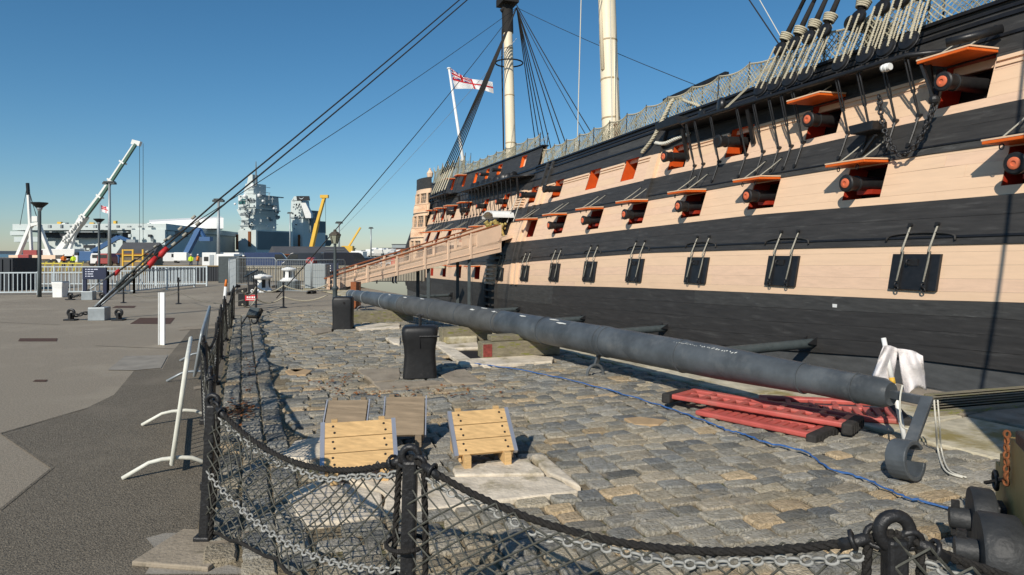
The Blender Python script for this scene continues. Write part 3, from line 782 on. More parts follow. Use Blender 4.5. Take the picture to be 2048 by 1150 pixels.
def shroud_set(sl, s0, s1, z0, z1, width, head, par, near, rDE, up_n):
    for k, s in enumerate(sl):
        f = (s - s0) / (s1 - s0); z = lerp(z0, z1, f); t = tz(z) + ts(s) + width
        b = SP(s, t, z + .12); dr = (head - b).normalized()
        p = b + dr * (rDE * 1.25); u_ = b + dr * (rDE * 1.25 + up_n)
        sd = dr.cross(NV).normalized(); fa = dr.cross(sd).normalized()
        deadeye(p, fa, rDE, par); deadeye(u_, fa, rDE * .95, par)
        st = MB().torus(p, fa, rDE * 1.02, rDE * .1, 18, 5); st.tube([p - dr * rDE, b - UP * .16], rDE * .11, 6); st.build('deadeye_strop', 'black_iron', parent=par, smooth=True)
        if near:
            for e in (-1, 0, 1):
                for q in ((-1, 1) if e else (1,)):
                    la = MB(); a_ = p + sd * e * rDE * .5 + fa * q * rDE * .42 - dr * rDE * .1; c_ = u_ + sd * (e * rDE * .5 + q * .015) + fa * q * rDE * .42 + dr * rDE * .1
                    rope_twist(la, [a_, c_], .026); la.build('lanyard', 'rope_pale', parent=par, smooth=True)
        else:
            la = MB()
            for e in (-1, 0, 1): la.tube([p + sd * e * rDE * .55 - fa * rDE * .4, u_ + sd * e * rDE * .55 - fa * rDE * .4], .026, 4)
            la.build('lanyard', 'rope_pale', parent=par)
        sh = MB().tube([u_ + dr * rDE * .8, head], .055 if near else .045, 6); sh.build('shroud', 'rope_black', parent=par, smooth=True)
        if near:
            w = MB()
            for i in range(4): w.torus(u_ + dr * (rDE * 1.2 + i * .05), dr, rDE * .6 + .01 * i, .026, 12, 5)
            rope_twist(w, [u_ + dr * rDE * 1.3, u_ + dr * rDE * 1.3 + sd * .10 - UP * .2], .02); w.build('seizing', 'rope_pale', parent=par, smooth=True)
            MB().tube([u_ + dr * rDE * .9, u_ + dr * (rDE + .9)], [.085, .06], 8).build('shroud_splice', 'rope_black', parent=par, smooth=True)
def chainplates(sl, zc, t_out, par, lean=0.0):
    for s in sl:
        a = SP(s, tz(zc) + ts(s) + t_out, zc - .02); za = levx(5.12, s) + R.uniform(-.02, .03); b = HP(s - .06 + lean, za, .07)
        d = (b - a); sd = DV * .035; mb = MB()
        loop = [a + sd, a + sd + d * .98, b, a - sd + d * .98, a - sd, a + UP * .05]
        mb.tube([a.lerp(b, .02) + sd, a.lerp(b, .6) + sd, a.lerp(b, .62), a.lerp(b, .6) - sd, a.lerp(b, .02) - sd, a + UP * .05], .019, 6, closed=True)
        mb.tube([a.lerp(b, .55), b], .026, 6); z2 = levx(4.35, s)
        mb.tube([b - UP * .0, HP(s - .03 + lean, lerp(za, z2, .5), .06), HP(s + .02 + lean, z2, .045)], .024, 6)
        for zz, oo in ((za, .07), (z2, .05)): mb.tube([HP(s + lean * 1 + (-.06 if zz == za else .02), zz, 0), HP(s + lean + (-.06 if zz == za else .02), zz, oo + .04)], .045, 8)
        mb.build('chain_plate', 'black_iron', parent=par, smooth=35)
fore_head = SP(.6, -6.6, 22.0)
c1 = channel(-.1, 9.6, 5.86, 5.98, .80)
s1l = [.75, 1.3, 1.85, 2.55, 3.65, 4.2, 4.75, 5.3]
shroud_set(s1l, -.1, 9.6, 5.86, 5.98, .80, fore_head, c1, True, .215, 1.18)
chainplates([.75, 1.3, 1.95, 2.55, 3.95, 4.35, 4.8, 5.4, 6.1, 7.3, 8.1, 8.55], 5.92, .80, c1)
deadeye(SP(6.95, tz(6) - -.72, 6.2), V((DX, DY, .2)) * .4 + NV, .25, c1); deadeye(SP(7.9, tz(6) + .7, 6.12), NV, .16, c1)
MB().tube(sag(SP(6.95, tz(6) + .55, 6.2), SP(9.3, tz(6) + .4, 6.1), .0, 4), .09, 8).build('swivel_bar', 'black_iron', parent=c1)
for s in (6.7, 6.8): MB().tube([SP(s, tz(6) + .8, 6.0), SP(s - 2.2, tz(7) + .3, 7.6)], .016, 5).build('tackle_rope', 'rope_pale', parent=c1)
for s in (.35, 5.75, 8.9):                      # brackets under the channel
    MB().bar(SP(s, tz(5.9) + .7, 5.84), HP(s + .1, levx(5.45, s), .05), .10, .10).build('bracket', 'black_paint', parent=c1)
MB().prism([SP(9.2, tz(6) + .1, 6.1), SP(10.6, tz(6) + .1, 6.1), SP(10.7, tz(6) + .1, 6.35), SP(9.5, tz(6) + .1, 6.42)], NV * .55).build('fender_block', 'black_paint', parent=ship, bevel=.03)
MB().lathe([(.04, -.10), (.075, -.10), (.085, -.06), (.07, -.05), (.09, -.02), (.09, .02), (.07, .05), (.085, .06), (.075, .10), (.04, .10)], SP(1.10, tz(5.7) + .86, 5.76), DV, 14).build('pulley_block', 'white_paint', parent=c1, smooth=30)
MB().tube([SP(-.1, tz(5.86) + .75, 5.95), SP(-.4, tz(5.86) + .55, 5.98), SP(-.75, tz(5.86) + .1, 6.1)], .09, 8).build('channel_end', 'black_paint', parent=c1, smooth=True)
main_head = SP(23.2, -6.6, 24.0); miz_head = SP(39.9, -6.6, 21.6)
c2 = channel(23.5, 36.8, 5.95, 6.15, .85)
shroud_set([25.2, 26.3, 27.4, 28.5, 29.8, 31.0, 32.2, 33.4], 23.5, 36.8, 5.95, 6.15, .85, SP(26, -2.6, 6.15), c2, False, .27, .02)
for o in [o for o in c2.children if o.name.startswith(('lanyard', 'shroud'))]: bpy.data.objects.remove(o)
chainplates([25.2 + i * .78 for i in range(15)], 6.02, .85, c2, .25)
for s in (24.2, 36.2): MB().bar(SP(s, tz(6) + .8, 5.9), HP(s + .3, levx(5.3, s), .05), .12, .12).build('bracket', 'black_paint', parent=c2)
c3 = channel(40.6, 47.8, 6.45, 6.6, .95)
shroud_set([41.2, 42.3, 43.4, 44.5, 45.6, 46.7], 40.6, 47.8, 6.45, 6.6, .95, miz_head, c3, False, .17, 1.9)
chainplates([41.2 + i * 1.05 for i in range(6)], 6.5, .95, c3, -.2)
# far-side mizzen shrouds
for s in (33.6, 35.0, 37.6, 39.0, 40.4, 41.8):
    MB().tube([SP(s + 6, -12.2, 7.4), miz_head], .045, 5).build('shroud', 'rope_black', parent=ship)
# ----------------------------------------------------------------- masts
def mast(name, b, t, r0, r1, bands, mparts):
    n = 12; pts = [b.lerp(t, i / n) for i in range(n + 1)]
    m = MB().tube(pts, [lerp(r0, r1, i / n) for i in range(n + 1)], 24).build(name, 'mast', parent=ship, smooth=40)
    for f in bands:
        c = b.lerp(t, f); MB().tube([c, c + (t - b).normalized() * .09], lerp(r0, r1, f) + .018, 24).build('mast_band', 'mast_band', parent=m)
    return m
mb_, mt_ = SP(24.3, -6.6, 5), SP(22.9 + 2.2, -6.6, 24)
mm = mast('main_mast', SP(24.0, -6.6, 5.3), SP(25.3, -6.6, 24.5), .55, .48, [.22, .34, .46, .60, .74, .86], 0)
for a0, z0, z1 in ((NV * -.1 - DV * .56, 7.2, 16), (NV * .5 + DV * .22, 12.4, 22)):
    MB().tube([SP(24.1, -6.6, z0) + a0, SP(24.9, -6.6, z1) + a0 * .94], .12, 8).build('mast_fish', 'mast', parent=mm, smooth=True)
MB().ob(SP(24.15, -6.6, 8.4) + NV * .02 - DV * .62, DV * .07, NV * .17, UP * .75).build('rust_patch', 'rust', parent=mm)
z_ = mast('mizzen_mast', SP(41.0, -6.6, 6), SP(42.1, -6.6, 22), .45, .37, [.3, .55, .8], 0)
MB().tube([SP(42.02, -6.6, 20.2), SP(42.2, -6.6, 23.4)], .47, 16).ob(SP(42.1, -6.6, 22.9), DV * .9, NV * .7, UP * .3).tube([SP(42.1, -6.0, 22), SP(41.0, -8.6, 24)], .16, 8).build('mast_top', 'rope_black', parent=z_, smooth=35)
MB().tube([SP(42, -6.1, 20.5), SP(41.8, -6.0, 17.5), SP(41.6, -6.05, 12), SP(41.3, -6.0, 8.5), SP(41.1, -6.3, 7.4)], .07, 6).build('mast_rope', 'rope_black', parent=z_, smooth=True)
MB().torus(SP(41.7, -6.6, 17.6), V((0, 0, 1)), 1.15, .06, 20, 6).build('futtock_stave', 'rope_black', parent=z_)
fmast = mast('fore_mast', SP(.4, -6.6, 5.3), SP(.8, -6.6, 23), .5, .44, [.3, .6], 0)
# ropes beside the main mast and stays
for a, b, r, m in ((SP(27.6, -6, 7.2), SP(26.6, -6, 24), .035, 'rope_white'), (SP(23.0, -6.0, 7.0), SP(23.5, -6, 24), .03, 'rope_white'),
                   (SP(10.6, -9, 7.0), SP(21, -7, 24), .03, 'rope_black'), (SP(10.8, -9, 7.2), SP(19.5, -7, 24), .02, 'rope_white'),
                   (miz_head, SP(30, -9, 8.0), .028, 'rope_black'), (miz_head, SP(14.5, -10, 8.0), .02, 'rope_black'), (SP(5, -6, 24), SP(-1.2, -3, 7), .02, 'rope_black'),
                   (miz_head + UP * .2, SP(33, -12, 7.5), .04, 'rope_black')):
    MB().tube(sag(a, b, .25, 8), r, 5).build('rigging_rope', m, parent=ship, smooth=True)
MB().ob(SP(27.6, -6, 7.8), DV * .12, NV * .12, UP * .9).build('rope_rack', 'white_paint', parent=ship)
# ----------------------------------------------------------------- hammock netting
def netting(s0, s1, k, z_h, sp, mtl='net_pale', cell=.14, off=-.05, sagz=.12):
    n = int(round((s1 - s0) / sp))
    for i in range(n):
        a, b = lerp(s0, s1, i / n), lerp(s0, s1, (i + 1) / n); ph = R.uniform(0, 6)
        def P(u, v):
            s = lerp(a, b, u); z = levx(k, s) + .07 + v * (z_h - sagz * math.sin(math.pi * u) * v)
            o = off + .05 * math.sin(u * 5 + ph) * math.sin(v * 3) + .03 * math.sin(v * 9 + u * 7)
            return HP(s, levx(k, s), o) + UP * (z - levx(k, s)) - NV * .08 * v
        nb = MB(); net(nb, P, max(6, int((b - a) / cell)), max(4, int(z_h / cell)), .0145); nb.build('netting', mtl, parent=ship)
        rb = MB(); rb.tube([P(j / 8, 1) for j in range(9)], .028, 6); rb.build('net_rope', 'rope_pale', parent=ship)
        st = MB(); p = P(0, 0); q = P(0, 1) + UP * .06; st.tube([p - UP * .1, q], .022, 6); st.tube([p - UP * .02 + NV * .0, p - NV * .35 - UP * .02], .02, 5); st.tube([p - NV * .45 - UP * .1, q - NV * .45], .022, 6); st.build('crane_iron', 'black_iron', parent=ship)
        # the row behind and the stuff stowed between
        nb = MB(); net(nb, lambda u, v: P(u, v) - NV * .45, max(5, int((b - a) / (cell * 1.4))), max(4, int(z_h / (cell * 1.4))), .008); nb.build('netting', mtl, parent=ship)
netting(-6.2, 23.0, 7, .82, 1.46)
netting(24.2, 39.8, 8, .75, 1.95, cell=.17)
netting(40.2, 53.5, 8, 1.6, 2.2, cell=.19, sagz=.5)
MB().bar(SP(8.6, tz(7) - .5, 7.75), SP(12.3, tz(7) - .5, 7.65), .16, .12).build('boat_skid', 'black_paint', parent=ship)
# cable of pale rope draped over the rail
pts = [SP(10.9, tz(7) - .2, 7.45), HP(11.0, 7.3, .12), HP(11.15, 6.7, .22), HP(11.5, 6.0, .2), HP(12.1, 5.55, .15)]
mb = MB(); 
def smoothp(pts, n=6):
    out = []
    for i in range(len(pts) - 1):
        p0 = pts[max(0, i - 1)]; p1 = pts[i]; p2 = pts[i + 1]; p3 = pts[min(len(pts) - 1, i + 2)]
        for j in range(n):
            t = j / n
            out.append(.5 * ((2 * p1) + (p2 - p0) * t + (2 * p0 - 5 * p1 + 4 * p2 - p3) * t * t + (3 * p1 - p0 - 3 * p2 + p3) * t ** 3))
    return out + [pts[-1]]
rope_twist(mb, smoothp(pts), .075, pitch=.35); mb.build('draped_rope', 'rope_pale', parent=ship, smooth=True)
mb = MB(); rope_twist(mb, smoothp([HP(11.3, 5.8, .15), HP(10.6, 5.66, .18), HP(10.0, 5.72, .16), HP(9.3, 5.8, .1)]), .07, pitch=.3); mb.build('draped_rope', 'rope_white', parent=ship, smooth=True)
mb = MB(); rope_twist(mb, smoothp([SP(10.9, tz(7) - .25, 7.42), SP(10.1, tz(7) + .05, 7.1), SP(9.3, tz(7) + .1, 6.75), SP(9.0, tz(7) + .1, 6.3)]), .06); mb.build('draped_rope', 'rope_pale', parent=ship, smooth=True)
# hanging chain between the channel and the side
def on_side(u, v, t):
    k = (u - CX) / F; b = P0 + NV * t; s = (k * b.y - b.x) / (DX - k * DY); Y = b.y + s * DY
    return SP(s, t, H + (HV - v) * Y / F)
cp = [on_side(u, v, t) for u, v, t in ((1758, 190, -.62), (1765, 245, -.55), (1780, 285, -.52), (1800, 310, -.52), (1822, 300, -.52), (1845, 268, -.55), (1860, 235, -.6), (1869, 203, -.66))]
mb = MB(); chain(mb, smoothp(cp), .16, .025, 6); mb.build('hanging_chain', 'black_iron', parent=ship, smooth=True)
p1 = on_side(1869, 200, -.66)
MB().bar(on_side(1838, 115, -.6), p1, .09, .05).bar(on_side(1880, 140, -1.0), p1, .10, .05).ball(p1, .11, 10, 6).build('chain_stay', 'black_iron', parent=ship)
MB().prism([on_side(1725, 255, -.9), on_side(1775, 243, -.9), on_side(1775, 262, -.9), on_side(1730, 272, -.9)], NV * .45).build('side_bracket', 'black_paint', parent=ship, bevel=.02)
MB().bar(on_side(1752, 270, -.65), on_side(1722, 312, -.8), .06, .06).build('side_bracket', 'black_iron', parent=ship)
# ----------------------------------------------------------------- entry port, steps up the side
for i in range(20):
    k = lerp(0.02, 4.7, i / 19); s = 25.95; z = levx(k, s); m = 'hull_buff' if (1 < k < 2) or (3 < k < 4) else 'hull_black'
    MB().ob(HP(s, z, .12), DV * .75, NV * .14, UP * .055).build('side_step', m, parent=ship, bevel=.015)
for i in range(7):
    k = lerp(5.1, 6.0, i / 6); s = 24.4; MB().ob(HP(s, levx(k, s), .12), DV * .55, NV * .12, UP * .04).build('side_step', 'hull_buff', parent=ship)
for s in (25.1, 26.8):
    fender(s, 0.0, 1, 'hull_black', .12); fender(s, 1, 2, 'hull_buff', .12)
fender(27.4, 0, 1.0, 'hull_black', .9)
for s in (24.5, 23.5): MB().tube([HP(s, levx(5.9, s), .3), HP(s + .1, levx(5.0, s), .35), HP(s + .3, levx(4.0, s), .3)], .02, 5).build('man_rope', 'rope_white', parent=ship)
ent = MB(); s = 25.6; z = levx(4.15, s)
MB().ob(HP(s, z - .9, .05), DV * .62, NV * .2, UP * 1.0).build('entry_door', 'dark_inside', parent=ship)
cv = []
for i in range(13):
    a = math.pi * i / 12; cv.append((math.cos(a) * 1.0, math.sin(a) * .46 + (.10 if abs(math.cos(a)) > .8 else 0)))
A = [HP(s, z + .05, 0) + DV * x + UP * y for x, y in cv]; B = [p + UP * .07 for p in reversed(A)]
can = MB().prism(A + B, NV * 1.25).build('entry_canopy', 'white_paint', parent=ship)
for e in (-.75, .75):
    br = MB(); pts = [HP(s + e, z, 1.1), HP(s + e, z - .22, .85), HP(s + e, z - .5, .5), HP(s + e, z - .95, .15)]
    br.tube(smoothp(pts), [.16, .15, .16, .13, .15, .12, .14, .12, .11, .10, .12, .09, .10, .08, .07, .06, .07, .05, .04][:19], 7)
    for i in range(9): br.ball(HP(s + e + R.uniform(-.1, .1), z - R.uniform(0, .6), R.uniform(.2, 1.0)) + UP * .1, R.uniform(.06, .11), 7, 5)
    br.build('carved_bracket', 'gilt', parent=can, smooth=True)
# ----------------------------------------------------------------- quarter galleries and stern
def gal(a, z, o=0.0):
    s = 49.2 + 5.6 * a; bul = .95 * math.sin(math.pi * min(1, max(0, a * .9 + .04))) ** .7
    return SP(s, tz(5) * .92 + (tz(min(z, 7.5)) - tz(5)) * .38 + ts(s) + bul + o, z)
def band(z0, z1, m, o=0.0, a0=0.0, a1=1.0, nm='gallery_band', par=None, n=10):
    mb = MB(); vs = []; fs = []
    for i in range(n + 1):
        a = lerp(a0, a1, i / n); vs += [gal(a, z0, o - .12), gal(a, z0, o), gal(a, z1, o), gal(a, z1, o - .12)]
    for i in range(n):
        for e in range(4): fs.append((i * 4 + e, i * 4 + (e + 1) % 4, i * 4 + 4 + (e + 1) % 4, i * 4 + 4 + e))
    fs += [(3, 2, 1, 0), (n * 4, n * 4 + 1, n * 4 + 2, n * 4 + 3)]
    return mb.add(vs, fs).build(nm, m, parent=par or ship)
for z0, z1 in ((.6, 2.0), (2.95, 4.1), (5.25, 6.3), (7.35, 7.7)): band(z0, z1, 'hull_buff')
for z in (2.02, 2.93, 3.25, 4.12, 5.24, 5.55, 6.32, 7.33): band(z - .05, z + .05, 'hull_buff', .07, nm='gallery_moulding')
for z in (3.17, 5.48): band(z - .03, z + .03, 'hull_black', .06, nm='gallery_moulding')
band(7.7, 8.75, 'hull_black', -.02, .0, .62); band(7.7, 8.2, 'hull_black', -.02, .62, 1.0)
for z0, z1 in ((2.05, 2.9), (4.15, 5.2), (6.35, 7.3)):
    band(z0, z1, 'window_dark', -.10, .05, .98, 'gallery_glass')
    for i in range(5):
        a = lerp(.06, .97, i / 4); MB().ob(gal(a, (z0 + z1) / 2, -.03), DV * (.18 if i in (0, 4) else .12), NV * .06, UP * (z1 - z0) / 2).build('gallery_pillar', 'hull_buff', parent=ship)
    for i in range(4):
        a0, a1 = lerp(.06, .97, i / 4) + .03, lerp(.06, .97, (i + 1) / 4) - .03; w = MB()
        for q in range(4): w.tube([gal(lerp(a0, a1, q / 3), z0, -.05), gal(lerp(a0, a1, q / 3), z1, -.05)], .02, 4)
        for q in range(4): w.tube([gal(a0, lerp(z0, z1, q / 3), -.05), gal(a1, lerp(z0, z1, q / 3), -.05)], .02, 4)
        w.build('sash_window', 'hull_buff', parent=ship)
for z0, z1 in ((3.3, 4.05), (5.6, 6.25)):
    mb = MB()
    for i in range(26):
        a = lerp(.04, .97, i / 25); mb.tube([gal(a, z0, .03), gal(a, (z0 + z1) / 2, .05), gal(a, z1, .03)], [.03, .055, .03], 5)
    mb.build('gallery_balusters', 'hull_buff', parent=ship)
mb = MB(); s = SEND + .15; prof = [(-.2, -1.5), (.3, .6), (.45, 2.5), (.2, 5), (-.3, 7.7), (-.5, 8.9)]
vs = []
for t, z in prof: vs.append(SP(s + .06 * (z - 2) , tz(min(7.5, max(-1, z))) * .9 + ts(s) + t * .6 + .15, z))
for t, z in reversed(prof): vs.append(SP(s + .06 * (z - 2), -13.2 - (tz(min(7.5, max(-1, z))) * .9 + ts(s) + t * .6 + .15), z))
mb.prism(vs, DV * .6).build('stern', 'hull_black', parent=ship)
lp = MB(); b = SP(53.5, -2.6, 8.7)
lp.tube([b, b + UP * .5], .08, 6).lathe([(.15, .4), (.26, .5), (.33, .9), (.2, 1.1), (.09, 1.25), (.12, 1.35), (.03, 1.42)], b, UP, 8); lp.build('stern_lantern', 'gang_buff', parent=ship)
fs0 = SP(54.2, -6.6, 8.4); fs1 = D(898, 137, 69.5)
MB().tube([fs0, fs1], [.2, .12], 10).ball(fs1, .25, 8, 6, (1, 1, .5)).build('flagstaff', 'white_paint', parent=ship, smooth=True)
# small white number plates and butt marks on the lower planking
for u, v in ((1671, 612), (1258, 590), (1106, 580), (998, 574), (1656, 692), (1097, 621)):
    p = on_side(u, v, .085); MB().ob(p + NV * .02, DV * .06, NV * .006, UP * .045).build('draught_plate', 'white_paint', parent=ship)
# rake marks: repainted planks
# ----------------------------------------------------------------- shores propping the hull from the dock side
for u, v, uu, vv in ((1630, 686, 1490, 706), (1336, 656, 1250, 663), (1172, 637, 1110, 644), (1042, 618, 985, 622), (905, 590, 850, 597)):
    p = on_side(u, v, .06); q0 = p + NV * 4.45 - UP * .12; sh = thing('hull_shore', {1630: 'near black steel strut bracing the hull beside the long grey spar', 1336: 'second black steel strut from the right behind the spar', 1172: 'third black steel strut from the right, middle of the hull', 1042: 'fourth black strut from the right, at the foot of the side steps', 905: 'farthest black strut near the stern under the gangway'}[u], 'strut', q0, group='struts bracing the hull')
    MB().tube([q0, p], .11, 12).build('strut', 'steel_dark', parent=sh, smooth=35)
    MB().ob(p + NV * .04, DV * .2, NV * .03, UP * .2).prism([p + DV * .16 - UP * .05, p + DV * .16 + UP * .2, p + NV * .35 + DV * .16 + UP * .02], DV * -.03).prism([p - DV * .16 - UP * .05, p - DV * .16 + UP * .2, p + NV * .35 - DV * .16 + UP * .02], DV * .03).build('shoe_plate', 'black_iron', parent=sh)

# ================================================================= FOREGROUND AND QUAY
# ----------------------------------------------------------------- the long spar lying on the quay
SA, SB = V((3.28, 5.62, .53)), V((-4.88, 19.6, .50)); sdir = (SB - SA).normalized()
def spp(t): return SA.lerp(SB, t)
spar = thing('ship_spar', 'long tapering dark grey steel spar lying on timber blocks along the quay', 'spar', V((0, 11, 0)))
tt_ = [0, .004, .025, .05, .052, .055, .12, .25, .42, .62, .72, .83, .93, 1.0]
rr_ = [.10, .128, .134, .137, .148, .150, .188, .209, .214, .225, .22, .195, .165, .135]
def srad(t): return interp(t, tt_, rr_)
i0 = tt_.index(.42)
pts = [0, .004, .025, .05, .052, .055, .08, .12, .16, .2, .25, .3, .36, .42]
MB().tube([spp(t) for t in pts], [srad(t) for t in pts], 32).build('spar_body', 'spar', parent=spar, smooth=40)
pts = [.42, .5, .56, .62, .67, .72]
MB().tube([spp(t) for t in pts], [srad(t) + .002 for t in pts], 32).build('spar_middle', 'spar_weather', parent=spar, smooth=40)
pts = [.72, .78, .83, .88, .93, 1.0]
MB().tube([spp(t) for t in pts], [srad(t) for t in pts], 32).build('spar_tip', 'spar', parent=spar, smooth=40)
for t, w in ((.018, .01), (.0515, .014), (.238, .02), (.245, .012), (.425, .012), (.335, .012), (.15, .012), (.52, .014), (.60, .012), (.69, .014), (.80, .02), (.9, .03), (.955, .03), (.985, .03)):
    MB().tube([spp(t), spp(t + w / 16.2 * 1.6)], srad(t) + .009, 32).build('spar_band', 'spar' if t < .8 else 'galv', parent=spar, smooth=40)
for t, a in ((.30, 55), (.315, 70), (.43, 60), (.46, 75), (.48, 50), (.37, 62), (.64, 70), (.7, 60), (.77, 65)):
    c = spp(t); up_ = UP * math.sin(rad(a)) - NV * 0 + V((-math.cos(rad(a)) * .8, -math.cos(rad(a)) * .6, 0)); n = up_.normalized(); e1 = sdir; e2 = n.cross(e1)
    poly = []
    for i in range(9):
        q = 2 * math.pi * i / 9; rr = R.uniform(.5, 1.2); poly.append(c + n * (srad(t) + .003) + e1 * math.cos(q) * .12 * rr + e2 * math.sin(q) * .016 * rr)
    MB().prism(poly, n * .004).build('bird_dropping', 'droppings', parent=spar)
mk_ = MB()
for i in range(26):
    t = .155 - .0022 * i + R.uniform(-.0006, .0006); c = spp(t); n = (UP * .86 + V((-.4, -.31, 0))).normalized(); e2 = n.cross(sdir)
    w = R.uniform(.008, .022); hgt = R.uniform(.006, .016) if i < 12 else R.uniform(.012, .03)
    mk_.ob(c + n * (srad(t) + .0035) + e2 * R.uniform(-.012, .012), sdir * w * .5 + e2 * R.uniform(-.01, .01), e2 * hgt * .35, n * .001)
mk_.build('chalk_marking', 'droppings', parent=spar, kind='stuff')
def cring(c, ax, Ro, Ri, w, a0, a1, n=22):
    ax = V(ax).normalized(); a = ax.cross(UP).normalized(); b = ax.cross(a); mb = MB(); vs = []; fs = []
    for i in range(n + 1):
        q = lerp(a0, a1, i / n); d = a * math.cos(q) + b * math.sin(q)
        vs += [c + d * Ri - ax * w / 2, c + d * Ro - ax * w / 2, c + d * Ro + ax * w / 2, c + d * Ri + ax * w / 2]
    for i in range(n):
        for e in range(4): fs.append((i * 4 + e, i * 4 + (e + 1) % 4, i * 4 + 4 + (e + 1) % 4, i * 4 + 4 + e))
    fs += [(3, 2, 1, 0), (n * 4, n * 4 + 1, n * 4 + 2, n * 4 + 3)]
    return mb.add(vs, fs)
rc = D(1811, 919, 4.9); ra = V((.5, -.86, .12))
cring(rc, ra, .148, .115, .15, rad(-150), rad(165)).build('end_ring', 'spar', parent=spar, bevel=.008)
k1 = D(1855, 803, 5.25)
MB().bar(SA + V((0, 0, .0)), k1, .05, .075).build('end_arm', 'spar', parent=spar, bevel=.008)
MB().bar(k1 + UP * .03, D(1822, 884, 4.92), .045, .085, up=(.6, -.7, 0)).build('end_arm', 'spar', parent=spar, bevel=.008)
er = spp(.252) - UP * .2; MB().bar(er, er - UP * .14 - V((.05, .05, 0)), .03, .07).torus(er - UP * .26 - V((.06, .06, 0)), V((.35, -.9, 0)), .125, .022, 24, 8).build('eye_ring', 'spar', parent=spar, smooth=40)
er = spp(.93) - UP * .14; MB().bar(er, er - UP * .16, .03, .05).torus(er - UP * .26, V((.2, -1, 0)), .13, .02, 20, 6).build('eye_ring', 'spar', parent=spar, smooth=40)
# timber blocks under the spar
def block(lb, c, ax, lx, ly, lz, m, z0=0.0, nm='timber_block', **kw):
    ax = V(ax).normalized(); ay = V((-ax.y, ax.x, 0)); t = thing(nm, lb, 'timber', V((c[0], c[1], 0)), group='timbers chocking the spar')
    MB().ob(V((c[0], c[1], z0 + lz / 2)), ax * lx / 2, ay * ly / 2, UP * lz / 2).build('baulk', m, parent=t, bevel=.012)
    return t
b1 = block('weathered timber baulk with red painted end under the middle of the spar', (.12, 10.75, 0), (.93, .34, 0), 1.35, .28, .25, 'timber_old', .06)
MB().ob(V((.12, 10.75, .185)) - V((.93, .34, 0)) * .60 - V((-.34, .93, 0)) * .143, V((.93, .34, 0)) * .075, V((-.34, .93, 0)) * .003, UP * .1).build('red_paint', 'old_red', parent=b1)
MB().ob(V((.02, 10.80, .36)), V((.93, .34, 0)) * .42, V((-.34, .93, 0)) * .12, UP * .045).build('wedge', 'timber_old', parent=b1, bevel=.01)
block('mossy pale timber baulk under the far part of the spar', (-3.25, 16.3, 0), (.93, .34, 0), 1.5, .35, .28, 'timber_old', .03)
block('dark timber baulk in the shade behind the near bollard', (-.9, 12.6, 0), (.93, .34, 0), 1.0, .3, .27, 'timber_old', .05)
pt = MB().prism([p + UP * .011 for p in [G(895, 700), G(958, 704), G(965, 720), G(930, 718)]], UP * .004); pt.build('pit_opening', 'dark_inside', kind='structure')
MB().prism([G(*p) + UP * .02 for p in ((868, 684), (955, 680), (955, 689), (890, 692))], UP * .14).build('broken_slab', 'coping', parent=yard, bevel=.03)
MB().prism([G(*p) + UP * .01 for p in ((878, 697), (955, 691), (958, 702), (905, 704))], UP * .06).build('broken_slab', 'limestone', parent=yard, bevel=.02)

# ----------------------------------------------------------------- bollards
def rr_ring(w, d, z, n=5, r=.07):
    out = []
    for sx, sy, q0 in ((1, 1, 0), (-1, 1, 90), (-1, -1, 180), (1, -1, 270)):
        for i in range(n):
            q = rad(q0 + 90 * i / (n - 1)); out.append(V((sx * (w / 2 - r) + math.cos(q) * r, sy * (d / 2 - r) + math.sin(q) * r, z)))
    return out
def bollard(loc, rz, prof, lb, extra):
    t = thing('bollard', lb, 'bollard', loc, group='old iron bollards'); mb = MB(); vs = []; fs = []; n = 20
    M = Matrix.Rotation(rz, 3, 'Z')
    for z, w, d, r in prof: vs += [V(loc) + M @ p for p in rr_ring(w, d, z, r=r)]
    for i in range(len(prof) - 1):
        for k in range(n): fs.append((i * n + k, i * n + (k + 1) % n, (i + 1) * n + (k + 1) % n, (i + 1) * n + k))
    fs.append(tuple((len(prof) - 1) * n + k for k in range(n)))
    mb.add(vs, fs).build('bollard_body', 'bollard_black', parent=t, smooth=50)
    extra(t, V(loc), M)
def ex1(t, l, M):
    MB().tube([l + UP * .70, l + UP * .85], .022, 8).tube([l + UP * .84 - M @ V((.05, 0, 0)), l + UP * .84 + M @ V((.05, 0, 0))], .018, 6).build('pin', 'black_iron', parent=t)
    MB().tube([l + M @ V((.0, -.2, .57)), l + M @ V((.27, -.2, .57))], .012, 6).tube([l + M @ V((0, -.195, .57)), l + M @ V((0, -.195, .42))], .008, 5).build('rod', 'black_iron', parent=t)
def ex2(t, l, M):
    MB().tube([l + M @ V((.05, -.12, .60)), l + M @ V((.05, -.185, .60))], .025, 10).build('bolt_hole', 'dark_inside', parent=t)
bollard(V((-1.27, 8.98, .05)), rad(6), [(0, .46, .36, .05), (.1, .445, .35, .06), (.3, .42, .34, .07), (.42, .435, .35, .07), (.52, .475, .38, .08), (.62, .49, .39, .08), (.67, .48, .38, .09), (.70, .42, .33, .10)], 'near squat black iron bollard with waisted sides on flagstones', ex1)
bollard(V((-3.83, 14.75, .03)), rad(4), [(0, .44, .34, .04), (.2, .43, .33, .05), (.5, .44, .34, .05), (.66, .445, .345, .05), (.72, .42, .32, .07), (.735, .36, .26, .07)], 'far straight sided black iron bollard in front of the old lamp post', ex2)

